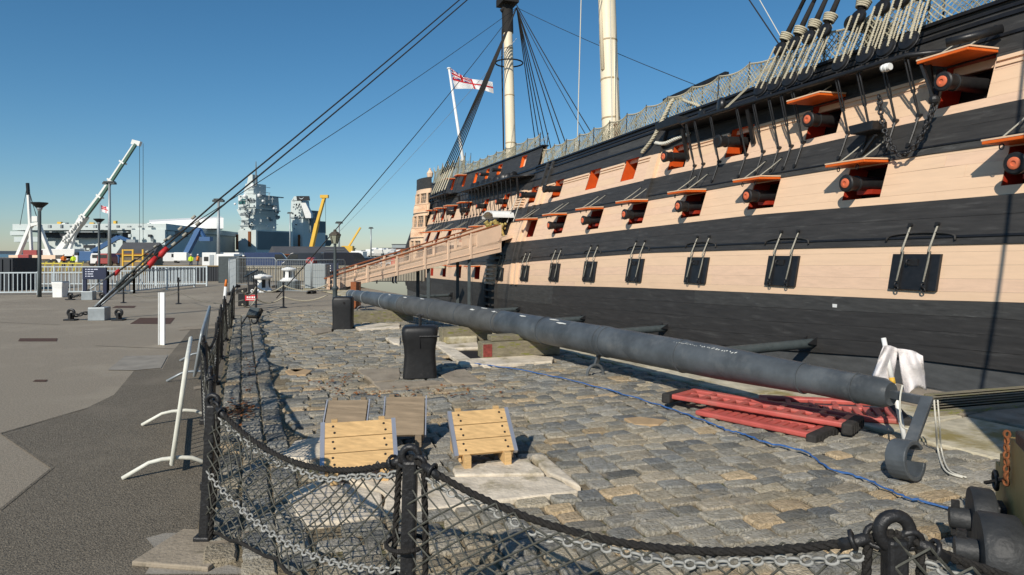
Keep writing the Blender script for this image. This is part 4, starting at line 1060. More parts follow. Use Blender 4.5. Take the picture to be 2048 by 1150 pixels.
# ----------------------------------------------------------------- small slatted display stands
def stand(loc, rz, w, slats, m, lb, bolts=True, tilt=44, ln=.40):
    t = thing('display_stand', lb, 'stand', loc, group='small sloping stands'); M = Matrix.Rotation(rz, 3, 'Z'); l = V(loc)
    fx = M @ V((1, 0, 0)); fy = M @ V((0, math.cos(rad(tilt)), math.sin(rad(tilt)))); fz = fx.cross(fy)
    o = l + M @ V((0, -.02, .095))
    for i in range(slats):
        a, b = ln * i / slats + .002, ln * (i + 1) / slats - .003
        s_ = MB().ob(o + fy * (a + b) / 2, fx * (w / 2 - .02), fy * (b - a) / 2, fz * .014).build('slat' if slats > 1 else 'panel', m, parent=t, bevel=.003)
        if bolts:
            for e in (-.35, .35):
                for q in (.28, .72):
                    c = o + fx * w * (e + (.02 if q < .5 else -.0)) + fy * lerp(a, b, q) + fz * .013
                    MB().tube([c, c + fz * .004], .0095, 8).build('bolt', 'bolt', parent=s_)
    for e in (-1, 1):
        MB().ob(o + fy * ln / 2 + fx * e * (w / 2 - .005) - fz * .004, fx * (.016 if slats > 1 else .005), fy * (ln / 2 + .004), fz * .020).build('edge_strip', 'alu', parent=t)
        MB().ob(l + M @ V((e * w * .33, .02, .055)), M @ V((.028, 0, 0)), M @ V((0, .10, -.0)), UP * .05).build('foot', m if slats > 1 else 'timber_dull', parent=t, bevel=.004)
        MB().ob(l + M @ V((e * w * .33, .30, .19)), M @ V((.024, 0, 0)), M @ V((0, .02, .0)), UP * .205).build('leg', m if slats > 1 else 'timber_dull', parent=t, bevel=.004)
        MB().prism([l + M @ V((e * w * .45, -.03, .05)), l + M @ V((e * w * .45, .33, .05)), l + M @ V((e * w * .45, .27, .33))], M @ V((-.02 * e, 0, 0))).build('side_panel', m if slats > 1 else 'timber_dull', parent=t)
z0 = .05
stand(V((-1.14, 4.86, z0)), rad(15), .55, 3, 'timber_new', 'new pine slatted stand nearest the net fence, front left of the four')
stand(V((-.21, 5.22, z0)), rad(17), .50, 3, 'timber_new', 'new pine slatted stand standing alone on the right of the group')
stand(V((-1.45, 5.58, z0)), rad(4), .385, 1, 'timber_dull', 'dull grey plywood stand at the back left, partly behind the pine one', False)
stand(V((-.95, 5.72, z0)), rad(6), .385, 1, 'timber_dull', 'dull brown plywood stand in the middle, right of the other plywood one', False)

# ----------------------------------------------------------------- net and chain fence
fence = thing('net_fence', 'black post fence with drooping rope, galvanised chain and diamond net round the cobbles', 'fence', FP[0])
HT = .80
def fpost(p, lean, ring_ax, big=1.0):
    top = p + UP * HT + lean; mb = MB(); w = .031 * big
    w = .031
    mb.ob((p + top) / 2 + UP * .02, V((w, 0, 0)), V((0, w, 0)), (top - p) / 2 + UP * .02)
    o = mb.build('post', 'black_iron', parent=fence, bevel=.012)
    MB().torus(top + UP * .058, ring_ax, .036 * big, .0155 * big, 20, 8).build('post_ring', 'black_iron', parent=o, smooth=True)
    MB().ob(p + UP * .03, V((.05, 0, 0)), V((0, .05, 0)), UP * .03).build('post_base', 'black_iron', parent=o, bevel=.01)
    return top + UP * .05
tops = {}
allp = FP[::-1] + FC[1:]
TP = []
for i, p in enumerate(allp):
    ln = V((.05, 0, 0)) if p is FP[0] else V((.04 * math.sin(i * 2.1), .02, 0))
    if p is FC[1]: ln = V((.02, 0, 0.02))
    if p is FC[2]: ln = V((0, 0, .045))
    TP.append(fpost(p, ln, V((0, 1, 0)) if i >= len(FP) - 1 else V((1, .3, 0)), 1.3 if p is FC[2] else 1.0))
for i in range(len(allp) - 1):
    a, b = TP[i], TP[i + 1]; ga, gb = allp[i], allp[i + 1]; near = i >= len(FP) - 2; L_ = (b - a).length
    sg = .19 if L_ > 1.2 else .1
    top = sag(a, b, sg, 22)
    mb = MB(); rope_twist(mb, top, .0155 if near else .017, pitch=.10 if near else .2); mb.build('top_rope', 'rope_black', parent=fence, smooth=True)
    mb = MB(); chain(mb, [p - UP * (.04 + .01 * math.sin(j)) for j, p in enumerate(top)][1:-1], .052, .0062, 4 if near else 3); mb.build('chain', 'chain', parent=fence, smooth=True)
    lo = sag(ga.lerp(a, .52), gb.lerp(b, .46), .17, 20)
    if i != len(allp) - 3:
        mb = MB(); chain(mb, [p + V((0, -.02, 0)) for p in lo], .052, .0062, 4 if near else 3); mb.build('chain', 'chain', parent=fence, smooth=True)
    ph = R.uniform(0, 6)
    def P(u, v, top=top, ga=ga, gb=gb, ph=ph):
        x = u * (len(top) - 1); j = min(len(top) - 2, int(x)); t = top[j].lerp(top[j + 1], x - j)
        g = ga.lerp(gb, u) + UP * (.07 + .05 * math.sin(3.14 * u))
        p = t.lerp(g, v); p += V((.018 * math.sin(u * 23 + v * 9 + ph), .03 * math.sin(u * 6 + v * 4 + ph), .014 * math.sin(u * 31 + v * 13)))
        return p
    n_ = max(7, int(L_ / .098)); mb = MB(); net(mb, P, n_, 8, .0042 if near else .005, 4 if near else 3); mb.build('net', 'net_dark', parent=fence)
    mb = MB(); mb.tube([P(j / 14, 1) for j in range(15)], .011, 5); mb.build('foot_rope', 'rope_black', parent=fence)
    for q, (aa, gg) in enumerate(((a, ga), (b, gb))):
        d = (gb - ga).normalized() * (.07 if q == 0 else -.07)
        mb = MB(); rope_twist(mb, [aa + d - UP * .02, aa.lerp(gg, .5) + d * 1.3, gg + d + UP * .05], .015); mb.build('side_rope', 'rope_black', parent=fence, smooth=True)
    if near:
        for q, aa in ((0, a), (1, b)):
            d = (top[3] - top[0]) if q == 0 else (top[-4] - top[-1]); d = d.normalized()
            MB().torus(aa + d * .05 - UP * .0, V((-d.y, d.x, .3)), .03, .010, 14, 6).tube([aa + d * .07, aa + d * .16 - UP * .01], .019, 8).torus(aa + d * .12, d, .027, .008, 10, 5).build('shackle', 'black_iron', parent=fence, smooth=True)
MB().torus(FC[1] + UP * .5, UP, .085, .010, 14, 5).torus(FC[1] + UP * .30, UP, .085, .012, 14, 5).build('tie', 'rope_black', parent=fence)
MB().prism([V((-2.12, 3.62, .004)), V((-1.66, 3.55, .004)), V((-1.62, 4.02, .004)), V((-2.05, 4.05, .004))], UP * .03).build('post_footing', 'flag', kind='structure', bevel=.008)
sheet('kerb_patch', [G(292, 1078), G(330, 1068), G(408, 1066), G(420, 1100), G(520, 1150), G(290, 1150), G(318, 1108)], 'concrete', .0062, kind='structure')

# ----------------------------------------------------------------- crowd barriers, leaning post, poles
def crowd(A, B, At, Bt, lb, m):
    t = thing('crowd_barrier', lb, 'barrier', V((A.x, A.y, 0)), group='crowd barriers'); d = (B - A).normalized(); r = .019
    fr = [A + UP * .16, A.lerp(At, .93), At + d * .12, Bt - d * .12, B.lerp(Bt, .93), B + UP * .16]
    MB().tube([A + (At - A) * .1, A.lerp(At, .9), A.lerp(At, .97) + d * .03, At + d * .1, Bt - d * .1, B.lerp(Bt, .97) - d * .03, B.lerp(Bt, .9), B + (Bt - B) * .1], r, 10, closed=True).build('frame', m, parent=t, smooth=True)
    for i in range(1, 12):
        MB().tube([A.lerp(B, i / 12) + (At - A) * .1, At.lerp(Bt, i / 12)], .008, 6).build('bar', m, parent=t, smooth=True)
    sd = V((-d.y, d.x, 0))
    for q in (A, B):
        o = q + d * (.02 if q is A else -.02)
        MB().tube([o - sd * .33 + UP * .015, o - sd * .15 + UP * .11, o - sd * .06 + UP * .125, o + sd * .06 + UP * .125, o + sd * .15 + UP * .11, o + sd * .33 + UP * .015], .017, 8).build('foot', m, parent=t, smooth=True)
A, B = G(341, 950), G(357, 845)
crowd(A, B, D(374, 722, A.y), D(382, 674, B.y), 'near white crowd barrier leaning edge-on beside the fence', 'barrier_white')
A, B = D(387, 752, 8.9), D(405, 690, 10.6); A.z = 0; B.z = 0
crowd(A, B, D(404, 662, 8.9), D(420, 612, 10.6), 'second, grey crowd barrier leaning behind the white one', 'galv')
p = G(325, 690); t = thing('white_post', 'upright white painted board post standing alone on the concrete', 'post', p)
MB().ob(p + UP * .5, V((.055, -.02, 0)), V((.004, .012, 0)), UP * .5).build('post_face', 'white_paint', parent=t, bevel=.003)
MB().ob(p + UP * .5 + V((-.062, .06, 0)), V((.006, 0, 0)), V((.012, .07, 0)), UP * .498).build('post_side', 'white_paint', parent=t, bevel=.003)
p = D(446, 632, 17.3); p.z = 0; t = thing('marker_pole', 'white pole with orange tip leaning at the far end of the net fence', 'pole', p)
q = D(452.5, 559, 17.3); MB().tube([p, p.lerp(q, .82)], [.05, .04], 8).build('pole', 'white_paint', parent=t, smooth=True); MB().tube([p.lerp(q, .82), q], [.04, .025], 8).build('tip', 'hi_vis_o', parent=t, smooth=True)

# ----------------------------------------------------------------- red plastic barriers lying flat
def pbarrier(c, ang, z, tx, ty, lb, ln=1.75, wd=.62, feet=(1, 1)):
    t = thing('plastic_barrier', lb, 'barrier', V((c[0], c[1], z)), group='red plastic barriers lying in a heap')
    M = Matrix.Rotation(ang, 3, 'Z') @ Matrix.Rotation(rad(tx), 3, 'X') @ Matrix.Rotation(rad(ty), 3, 'Y'); l = V((c[0], c[1], z))
    def q(x, y, zz): return l + M @ V((x, y, zz))
    ax, ay, az = M @ V((1, 0, 0)), M @ V((0, 1, 0)), M @ V((0, 0, 1)); mb = MB()
    fr = MB()
    for sy in (-1, 1): fr.ob(q(0, sy * (wd / 2 - .05), 0), ax * ln / 2, ay * .05, az * .026)
    for sx in (-1, 1): fr.ob(q(sx * (ln / 2 - .045), 0, 0), ax * .045, ay * (wd / 2 - .1), az * .024)
    fr.ob(q(0, .04, 0), ax * (ln / 2 - .09), ay * .028, az * .022)
    fr.build('panel_frame', 'plastic_red', parent=t, bevel=.016)
    for i in range(11):
        x = lerp(-ln / 2 + .17, ln / 2 - .17, i / 10)
        MB().ob(q(x, -.12, .006), ax * .032, ay * (wd / 2 - .20), az * .02).build('rib', 'plastic_red', parent=t, bevel=.01)
    for i in range(4):
        x = lerp(-ln / 2 + .3, ln / 2 - .3, i / 3); MB().ob(q(x, .145, .004), ax * .028, ay * .09, az * .018).build('rib', 'plastic_red', parent=t, bevel=.01)
    for sx, on in ((-1, feet[0]), (1, feet[1])):
        if not on: continue
        c_ = q(sx * (ln / 2 + .03), -.1, -.02); f = MB()
        f.ob(c_, ax * .05, ay * .27, az * .055); ft = f.build('rubber_foot', 'rubber', parent=t, bevel=.02)
        for e in range(6): MB().ob(c_ + ax * sx * .05 + ay * lerp(-.2, .2, e / 5), ax * .006, ay * .014, az * .035).build('tread', 'rubber', parent=ft)
ang = math.atan2(-.665, .747)
pbarrier((2.62, 6.86), ang + .05, .135, -3, 1, 'topmost red plastic barrier of the heap, its foot pointing left')
pbarrier((2.55, 6.60), ang - .1, .07, 0, 0, 'lowest red plastic barrier with a black foot towards the viewer', 1.2, .6, (0, 1))
pbarrier((3.35, 6.95), ang + .42, .09, 3, -1, 'red plastic barrier at the right of the heap under the spar', 1.3, .72, (0, 1))
# ----------------------------------------------------------------- white rag on a pole, cords, blue line
pa, pb = D(1767, 676, 6.0), D(1812, 900, 5.75); pb.z = .05
t = thing('rag_pole', 'thin white pole with yellow band propped at the spar end', 'pole', V((pb.x, pb.y, 0)))
MB().tube([pa, pa.lerp(pb, .38)], .022, 8).build('pole_top', 'white_paint', parent=t, smooth=True); MB().tube([pa.lerp(pb, .38), pa.lerp(pb, .44)], .023, 8).build('pole_band', 'crane_yellow', parent=t, smooth=True); MB().tube([pa.lerp(pb, .44), pb], .022, 8).build('pole_shaft', 'white_paint', parent=t, smooth=True)
mb = MB(); k0 = D(1792, 700, 5.93); nu, nv = 16, 12
for (e0, e1, tw) in (((1768, 692), (1742, 762), 0), ((1846, 712), (1852, 776), 1)):
    inner = ((1796, 699), (1788, 757)) if tw == 0 else ((1795, 697), (1810, 788)); vs = []; fs = []
    for j in range(nv + 1):
        for i in range(nu + 1):
            f, g = i / nu, j / nv
            a = (lerp(inner[0][0], inner[1][0], g), lerp(inner[0][1], inner[1][1], g)); b = (lerp(e0[0], e1[0], g), lerp(e0[1], e1[1], g))
            u, v = lerp(a[0], b[0], f), lerp(a[1], b[1], f) + 7 * math.sin(f * 5 + tw * 2) * g - 4 * math.sin(f * 3.1) * (1 - g)
            vs.append(D(u, v, 5.95 + .06 * math.sin(f * 4.5 + g * 2.5 + tw) * (.3 + g) + .03 * math.sin(f * 11 - 5 * g) * f + .02 * math.sin(g * 9 + f * 3) - .06 * f * (1 - tw)))
    for j in range(nv):
        for i in range(nu): fs.append((j * (nu + 1) + i, j * (nu + 1) + i + 1, (j + 1) * (nu + 1) + i + 1, (j + 1) * (nu + 1) + i))
    mb.add(vs, fs)
rag = mb.build('white_cloth', 'cloth_white', smooth=True, label='crumpled white cloth hanging over the pole by the spar end', category='cloth', loc=k0)
sf = rag.modifiers.new('thick', 'SOLIDIFY'); sf.thickness = .006
for i, (pts, lb) in enumerate(((((1805, 770), (1800, 800), (1803, 850), (1825, 860)), 'white cord looped over the iron arm by the rag pole'), (((1868, 800), (1872, 850), (1876, 900), (1890, 940), (1925, 955)), 'thin white cords hanging from the outer end of the iron arm'))):
    mb = MB(); P_ = smoothp([D(u, v, 5.36) if v < 900 else G(u, v, .06) for u, v in pts])
    mb.tube(P_, .008, 5)
    if i: mb.tube([q + V((.03, 0, 0)) for q in P_], .007, 5)
    mb.build('tied_cord', 'rope_white', parent=spar, smooth=True)
mb = MB(); ps = smoothp([G(u, v, .065) for u, v in ((950, 727), (1060, 743), (1180, 770), (1290, 801), (1400, 838), (1450, 858), (1480, 866), (1530, 884), (1610, 905), (1660, 937), (1730, 958), (1800, 990), (1850, 1003), (1925, 1024))], 8)
ps = [p + V((R.uniform(-.012, .012), R.uniform(-.012, .012), R.uniform(-.006, .006))) for p in ps]
mb.tube(ps, .0065, 6); mb.tube([p + V((.010 * math.sin(i * 1.7), .010, .003)) for i, p in enumerate(ps)], .0045, 5)
mb.build('blue_line', 'blue_rope', label='thin blue rope lying across the cobbles from the coping to the gun carriage', category='rope', loc=ps[0], smooth=True)
# planks on the dock side
t = thing('timber_staging', 'dark weathered boards staged over the dock gap at the right', 'staging', G(1960, 815))
for i in range(7):
    c = G(1975, 788 + i * 5.2, .05); MB().ob(c + UP * .02, V((.85, .25, 0)), V((-.03, .075, 0)), UP * .025).build('board', 'timber_old', parent=t, bevel=.006)
for e in (-.5, .5):
    a = G(1965, 790, 0) + V((e, e * .3, -.02)); b = G(1965, 850, 0) + V((e, e * .3, -.02)); MB().bar(a, b, .12, .06).build('bearer', 'timber_old', parent=t); MB().ob((a + V((a.x, a.y, -6))) / 2 + UP * -.05, V((.07, 0, 0)), V((0, .07, 0)), UP * (5.9 / 2)).build('trestle_leg', 'timber_old', parent=t)
# ----------------------------------------------------------------- gun carriage at the right edge
gc = V((2.90, 3.45, 0)); t = thing('gun_carriage', 'yellow naval gun carriage with black truck wheels at the right edge', 'gun carriage', gc)
cd_ = V((.45, .89, 0)).normalized(); cs_ = V((.89, -.45, 0)).normalized()
def cc(x, y, z): return gc + cs_ * x + cd_ * y + UP * z
for nm, x, y in (('a', -.22, -.48), ('b', -.20, .12)):
    pass
for x, y, r, w in ((-.33, -.42, .20, .17), (-.32, .08, .185, .11), (.55, -.42, .20, .17), (.55, .3, .185, .11)):
    wmesh = MB().lathe([(.03, -w / 2), (r * .96, -w / 2), (r, -w / 2 + .012), (r, w / 2 - .012), (r * .96, w / 2), (.03, w / 2)], cc(x, y, r + .05), cs_, 26).build('truck_wheel', 'carriage_black', parent=t, smooth=35)
    MB().lathe([(.02, -w / 2 - .10), (.055, -w / 2 - .10), (.06, -w / 2 - .08), (.06, -w / 2)], cc(x, y, r + .05), cs_, 14).build('axle_end', 'carriage_black', parent=wmesh, smooth=35)
    if x < 0: MB().ob(cc(x - w / 2 - .07, y, r + .05), cs_ * .02, cd_ * .012, UP * .10).build('linch_pin', 'black_iron', parent=wmesh)
for y in (-.42, .18): MB().ob(cc(.1, y, .25), cs_ * .42, cd_ * .07, UP * .07).build('axle_tree', 'carriage_black', parent=t, bevel=.01)
for x in (-.20, .42):
    st = [(-.75, .22), (.42, .22), (.42, .50), (.30, .50), (.30, .58), (.18, .58), (.18, .66), (.04, .66), (.04, .74), (-.75, .74)]
    MB().prism([cc(x, y, z) for y, z in st], cs_ * .10).build('cheek', 'carriage_yellow', parent=t, bevel=.006)
MB().ob(cc(.16, .1, .3), cs_ * .16, cd_ * .45, UP * .03).build('bed', 'carriage_yellow', parent=t)
MB().ob(cc(-.15, -.2, .77), cs_ * .05, cd_ * .12, UP * .035).build('cap_square', 'black_iron', parent=t, bevel=.008)
mb = MB(); chain(mb, [cc(-.22, .0, .78), cc(-.225, -.01, .70), cc(-.225, -.01, .55), cc(-.225, 0, .48)], .05, .007, 5); mb.build('chain', 'rust', parent=t)
MB().torus(cc(-.24, .18, .45), cs_, .05, .012, 12, 5).tube([cc(-.22, .05, .5), cc(-.26, .35, .38)], .012, 5).build('ring_bolt', 'black_iron', parent=t)
# a timber kiosk added out of view, to cast shade on the dock side
kx, ky = 2.80, 2.45; t = thing('unseen_shade_hut', 'dark timber kiosk added unseen beyond the right edge to cast shade', 'shade_hut', V((kx + 1.2, ky - 1, 0)))
MB().ob(V((kx + 1.2, ky - 1.0, 1.8)), V((1.2, 0, 0)), V((0, 1.0, 0)), UP * 1.8).build('shade_hut_wall', 'timber_dull', parent=t)
MB().prism([V((kx - .15, ky + .15, 3.6)), V((kx + 2.5, ky + .15, 3.6)), V((kx + 1.2, ky + .15, 4.0))], V((0, -2.3, 0))).build('shade_hut_roof', 'slate', parent=t)
MB().ob(V((kx - .02, ky - 1.0, 1.05)), V((.03, 0, 0)), V((0, .42, 0)), UP * 1.03).build('shade_hut_door', 'navy', parent=t)

# ----------------------------------------------------------------- gangway up to the entry port
ga, gb = V(((657 - CX) / F * 30.0, 30.0, 0)), V(((1003 - CX) / F * 35.0, 35.0, 0))
gdir = (gb - ga); ghat = gdir.normalized(); gn = V((-ghat.y, ghat.x, 0))
gw = thing('gangway', 'buff painted gangway with wooden handrail sloping up to the ship entry', 'gangway', ga)
def gp(t, z, o): return ga + gdir * t + gn * o + UP * z
def zrail(t): return lerp(.62, 3.32, t)
def zbot(t): return lerp(-.05, 1.80, t)
for o in (0.0, 1.7):
    MB().prism([gp(0.02, .02, o), gp(1.0, zbot(1), o), gp(1.0, zbot(1) + .66, o), gp(0.02, .30, o)], gn * .10).build('stringer', 'gang_buff', parent=gw, bevel=.01)
    sm = MB().bar(gp(.13, lerp(.2, 2.05, .13), o - .012), gp(.985, lerp(.2, 2.05, .985), o - .012), .03, .035); sm.build('stringer_moulding', 'gang_buff', parent=gw)
    MB().bar(gp(-.02, zrail(-.02), o + .05), gp(.98, zrail(.98), o + .05), .14, .075).build('handrail', 'handrail', parent=gw, bevel=.02)
    MB().bar(gp(0, zrail(0) - .14, o + .05), gp(.98, zrail(.98) - .13, o + .05), .05, .04).build('rail_bar', 'gang_buff', parent=gw)
    for t_ in (0.0, .2, .36, .52, .66, .80):
        MB().ob((gp(t_, zrail(t_), o + .05) + gp(t_, max(.01, zbot(t_) + .02), o + .05)) / 2, ghat * .06, gn * .075, UP * (zrail(t_) - max(.01, zbot(t_) + .02)) / 2).build('newel_post', 'gang_buff', parent=gw, bevel=.01)
    mb = MB()
    for i in range(4, 118):
        t_ = i / 120 * .86; mb.tube([gp(t_, lerp(.28, 2.4, t_), o + .05), gp(t_, zrail(t_) - .12, o + .05)], .009, 4, cap=False)
    mb.build('balusters', 'gang_buff', parent=gw, kind='stuff')
    MB().prism([gp(.84, zbot(.84) + .5, o), gp(1, zbot(1) + .5, o), gp(1, zrail(1) - .05, o), gp(.84, zrail(.84) - .05, o)], gn * .05).build('end_panel', 'gang_buff', parent=gw)
mb = MB().prism([gp(0.0, .15, .1), gp(1, 2.28, .1), gp(1, 2.34, .1), gp(0, .2, .1)], gn * 1.6); mb.build('walkway', 'timber_dull', parent=gw)
MB().prism([gp(.985, zbot(1) + .55, -.0), gp(1.12, zbot(1.1) + .7, 0), gp(1.12, zbot(1.1) + .8, 0), gp(.985, zbot(1) + .75, 0)], gn * 1.75).build('landing', 'gang_buff', parent=gw)
for t_ in (.55, .80):
    for o in (.2, 1.5): MB().ob((gp(t_, 1.8 * t_, o) + gp(t_, -1, o)) / 2, V((.08, 0, 0)), V((0, .08, 0)), UP * (1.8 * t_ + 1) / 2).build('trestle_leg', 'steel_dark', parent=gw)
for o in (-.12, .1): MB().ob(gp(.03, .28, o - .25), ghat * .1, gn * .1, UP * .28).build('foot_block', 'gang_buff', parent=gw)
MB().ob(V((-4.95, 20.6, .42)), V((.14, 0, 0)), V((0, .1, 0)), UP * .42).build('sign_stub', 'handrail', label='small dark red wooden stub behind the lamp post foot', category='post', loc=V((-4.95, 20.6, 0)))
# person on the gangway
def person(nm, base, h, facing, top, legs, lb, hat=None, bend=0.0):
    t = thing('person', lb, 'person', base); s = h / 1.75; f = V((math.cos(facing), math.sin(facing), 0)); sd = V((-f.y, f.x, 0)); b = V(base)
    def q(x, y, z): return b + sd * x * s + f * (y * s + bend * max(0, z - .95) * s) + UP * z * s
    vs = [q(0, 0, .95), q(0, -.01, 1.15), q(0, 0, 1.38), q(0, .01, 1.5), q(0, .03, 1.58), q(0, .04, 1.68),
          q(.10, 0, .9), q(.11, .02, .5), q(.11, -.02, .08), q(.11, .12, .03), q(-.10, 0, .9), q(-.11, .06, .5), q(-.11, .02, .08), q(-.11, .16, .03),
          q(.20, 0, 1.40), q(.26, .02, 1.13), q(.22, .2, .98), q(.21, .28, .97), q(-.20, 0, 1.40), q(-.27, .02, 1.13), q(-.23, .2, .98), q(-.22, .28, .97)]
    es = [(0, 1), (1, 2), (2, 3), (3, 4), (4, 5), (0, 6), (6, 7), (7, 8), (8, 9), (0, 10), (10, 11), (11, 12), (12, 13), (2, 14), (14, 15), (15, 16), (16, 17), (2, 18), (18, 19), (19, 20), (20, 21)]
    rs = [.15, .14, .16, .06, .07, .10, .09, .07, .05, .045, .09, .07, .05, .045, .065, .05, .038, .04, .065, .05, .038, .04]
    me = bpy.data.meshes.new('body'); me.from_pydata([v - b for v in vs], es, []); o = bpy.data.objects.new('body', me); COL.objects.link(o); o.parent = t
    me.materials.append(MT[legs]); sk_ = o.modifiers.new('skin', 'SKIN'); me.skin_vertices.new() if not me.skin_vertices else None
    for i, r_ in enumerate(rs): me.skin_vertices[0].data[i].radius = (r_ * s, r_ * s)
    me.skin_vertices[0].data[0].use_root = True
    o.modifiers.new('sub', 'SUBSURF').levels = 1; o.modifiers['sub'].render_levels = 1
    MB().lathe([(.165 * s, .0), (.185 * s, .1 * s), (.17 * s, .3 * s), (.20 * s, .46 * s), (.13 * s, .56 * s), (.07 * s, .60 * s)], q(0, 0, .93), (q(0, 0, 1.5) - q(0, 0, .93)), 12).build('jacket', top, parent=t, smooth=True)
    for e in (-1, 1): MB().tube([q(.2 * e, 0, 1.42), q(.26 * e, .02, 1.13), q(.22 * e, .2, .99)], [.082 * s, .066 * s, .055 * s], 8).build('sleeve', top, parent=t, smooth=True)
    MB().ball(q(0, .04, 1.66), .105 * s, 10, 8, (.9, 1, 1.15)).build('head', 'skin', parent=t, smooth=True)
    MB().ball(q(0, .01, 1.70), .112 * s, 10, 8, (.95, 1, .95)).build('hair', hat or 'hair', parent=t, smooth=True)
    return t
pp = V(((788 - CX) / F * 34.5, 34.5, .12))
person('p', pp, 1.6, rad(50), 'cloth_red', 'cloth_navy', 'person in red top and dark trousers standing behind the gangway handrail', bend=.12)

# ----------------------------------------------------------------- old lamp post
lp = V((-5.31, 19.5, 0)); t = thing('lamp_post', 'old iron lamp post with glass lantern behind the far bollard', 'lamp post', lp)
MB().lathe([(.09, 0), (.09, .35), (.075, .38), (.07, .62), (.09, .65), (.10, .70), (.08, .74), (.055, .78), (.045, 1.75), (.04, 2.0), (.06, 2.02), (.03, 2.03)], lp, UP, 12).build('column', 'steel_dark', parent=t, smooth=35)
MB().tube([lp + V((-.28, 0, 1.84)), lp + V((.28, 0, 1.84))], .018, 6).build('ladder_bar', 'steel_dark', parent=t)
gl = MB().lathe([(.075, 2.04), (.165, 2.28), (.16, 2.29)], lp, UP, 6).build('lantern_glass', 'lamp_glass', parent=t)
mb = MB()
for k in range(6):
    q = 2 * math.pi * k / 6; d = V((math.cos(q + .0), math.sin(q), 0)); mb.tube([lp + d * .08 + UP * 2.03, lp + d * .17 + UP * 2.29], .011, 4)
mb.build('lantern_frame', 'lamp_iron', parent=t); MB().lathe([(.185, 2.28), (.18, 2.31), (.10, 2.38), (.05, 2.40), (.05, 2.44), (.02, 2.46)], lp, UP, 6).build('lantern_roof', 'lamp_iron', parent=t)
# ----------------------------------------------------------------- stanchion ropes at the far side of the yard, red notice, floodlights
sts = [V((-7.3, 17.6, 0)), G(512, 621), G(567, 616), V(((655 - CX) / F * 21.5, 21.5, 0))]
t = thing('rope_barrier', 'black stanchions with two sagging pale ropes across the end of the cobbles', 'rope barrier', sts[1])
for p in sts[1:3]:
    MB().tube([p, p + UP * .78], .03, 8).ball(p + UP * .8, .045, 8, 6).lathe([(.12, 0), (.12, .02), (.04, .05)], p, UP, 10).build('stanchion', 'black_iron', parent=t, smooth=35)
for a, b in zip(sts, sts[1:]):
    for z, s_, m in ((.72, .18, 'rope_pale'), (.36, .16, 'rope_pale')):
        mb = MB(); mb.tube(sag(a + UP * z, b + UP * z, s_, 12), .022, 6); mb.build('barrier_rope', m, parent=t, smooth=True)
sg = G(507, 618); t = thing('warning_notice', 'small red notice board with white disc and lettering on the rope barrier', 'sign', V((sg.x, sg.y - .1, 0)))
MB().ob(V((sg.x - .02, sg.y - .12, .36)), V((.19, 0, 0)), V((0, .01, 0)), UP * .09).build('board', 'sign_red', parent=t); MB().ob(V((sg.x + .02, sg.y - .10, .62)), V((.14, 0, 0)), V((0, .008, 0)), UP * .15).build('back_board', 'black_paint', parent=t)
MB().torus(V((sg.x + .01, sg.y - .118, .57)), V((0, 1, 0)), .04, .016, 14, 5).build('disc', 'white_paint', parent=t)
x = sg.x - .16
for w in (.05, .045, .03, .06, .05, .03): MB().ob(V((x + w / 2, sg.y - .133, .375)), V((w / 2 - .006, 0, 0)), V((0, .002, 0)), UP * .028).build('lettering', 'white_paint', parent=t); x += w + .008
MB().ob(V((sg.x - .02, sg.y - .13, .31)), V((.15, 0, 0)), V((0, .002, 0)), UP * .008).build('lettering', 'white_paint', parent=t)
def flood(p, rz, lb, sc=1.0):
    t = thing('floodlight', lb, 'floodlight', p); M = Matrix.Rotation(rz, 3, 'Z') @ Matrix.Rotation(rad(-38), 3, 'X')
    def q(x, y, z): return V(p) + (M @ V((x, y, z))) * sc
    MB().ob(q(0, 0, .42), M @ V((.2, 0, 0)) * sc, M @ V((0, .07, 0)) * sc, M @ V((0, 0, .15)) * sc).build('lamp_housing', 'lamp_iron', parent=t, bevel=.02)
    MB().ob(q(0, -.085, .42), M @ V((.18, 0, 0)) * sc, M @ V((0, .008, 0)) * sc, M @ V((0, 0, .13)) * sc).build('lens', 'steel_dark', parent=t)
    for e in (-1, 1): MB().bar(V(p) + V((e * .2, 0, .02)) * sc, q(e * .22, 0, .4), .03 * sc, .02 * sc).build('bracket', 'black_iron', parent=t)
    MB().bar(V(p) + V((-.25, -.1, .02)) * sc, V(p) + V((.3, .12, .02)) * sc, .08 * sc, .04 * sc).build('base', 'black_iron', parent=t); MB().torus(V(p) + V((.2, -.1, .16)) * sc, V((.3, 1, 0)), .09 * sc, .014 * sc, 14, 5, .8).build('cable', 'rubber', parent=t)
flood(G(497, 651), rad(-20), 'rusty floodlight tilted back on the cobbles beside the net fence', .85)
bx = G(487, 612); t = thing('black_box', 'small black box standing by the rope barrier left of the red notice', 'box', bx); MB().ob(bx + UP * .22, V((.14, 0, 0)), V((0, .1, 0)), UP * .22).build('casing', 'black_paint', parent=t, bevel=.01); MB().ob(bx + UP * .50 + V((-.1, .1, 0)), V((.16, .05, .03)), V((-.03, .1, 0)), UP * .07).build('cover', 'rubber', parent=t, bevel=.02)

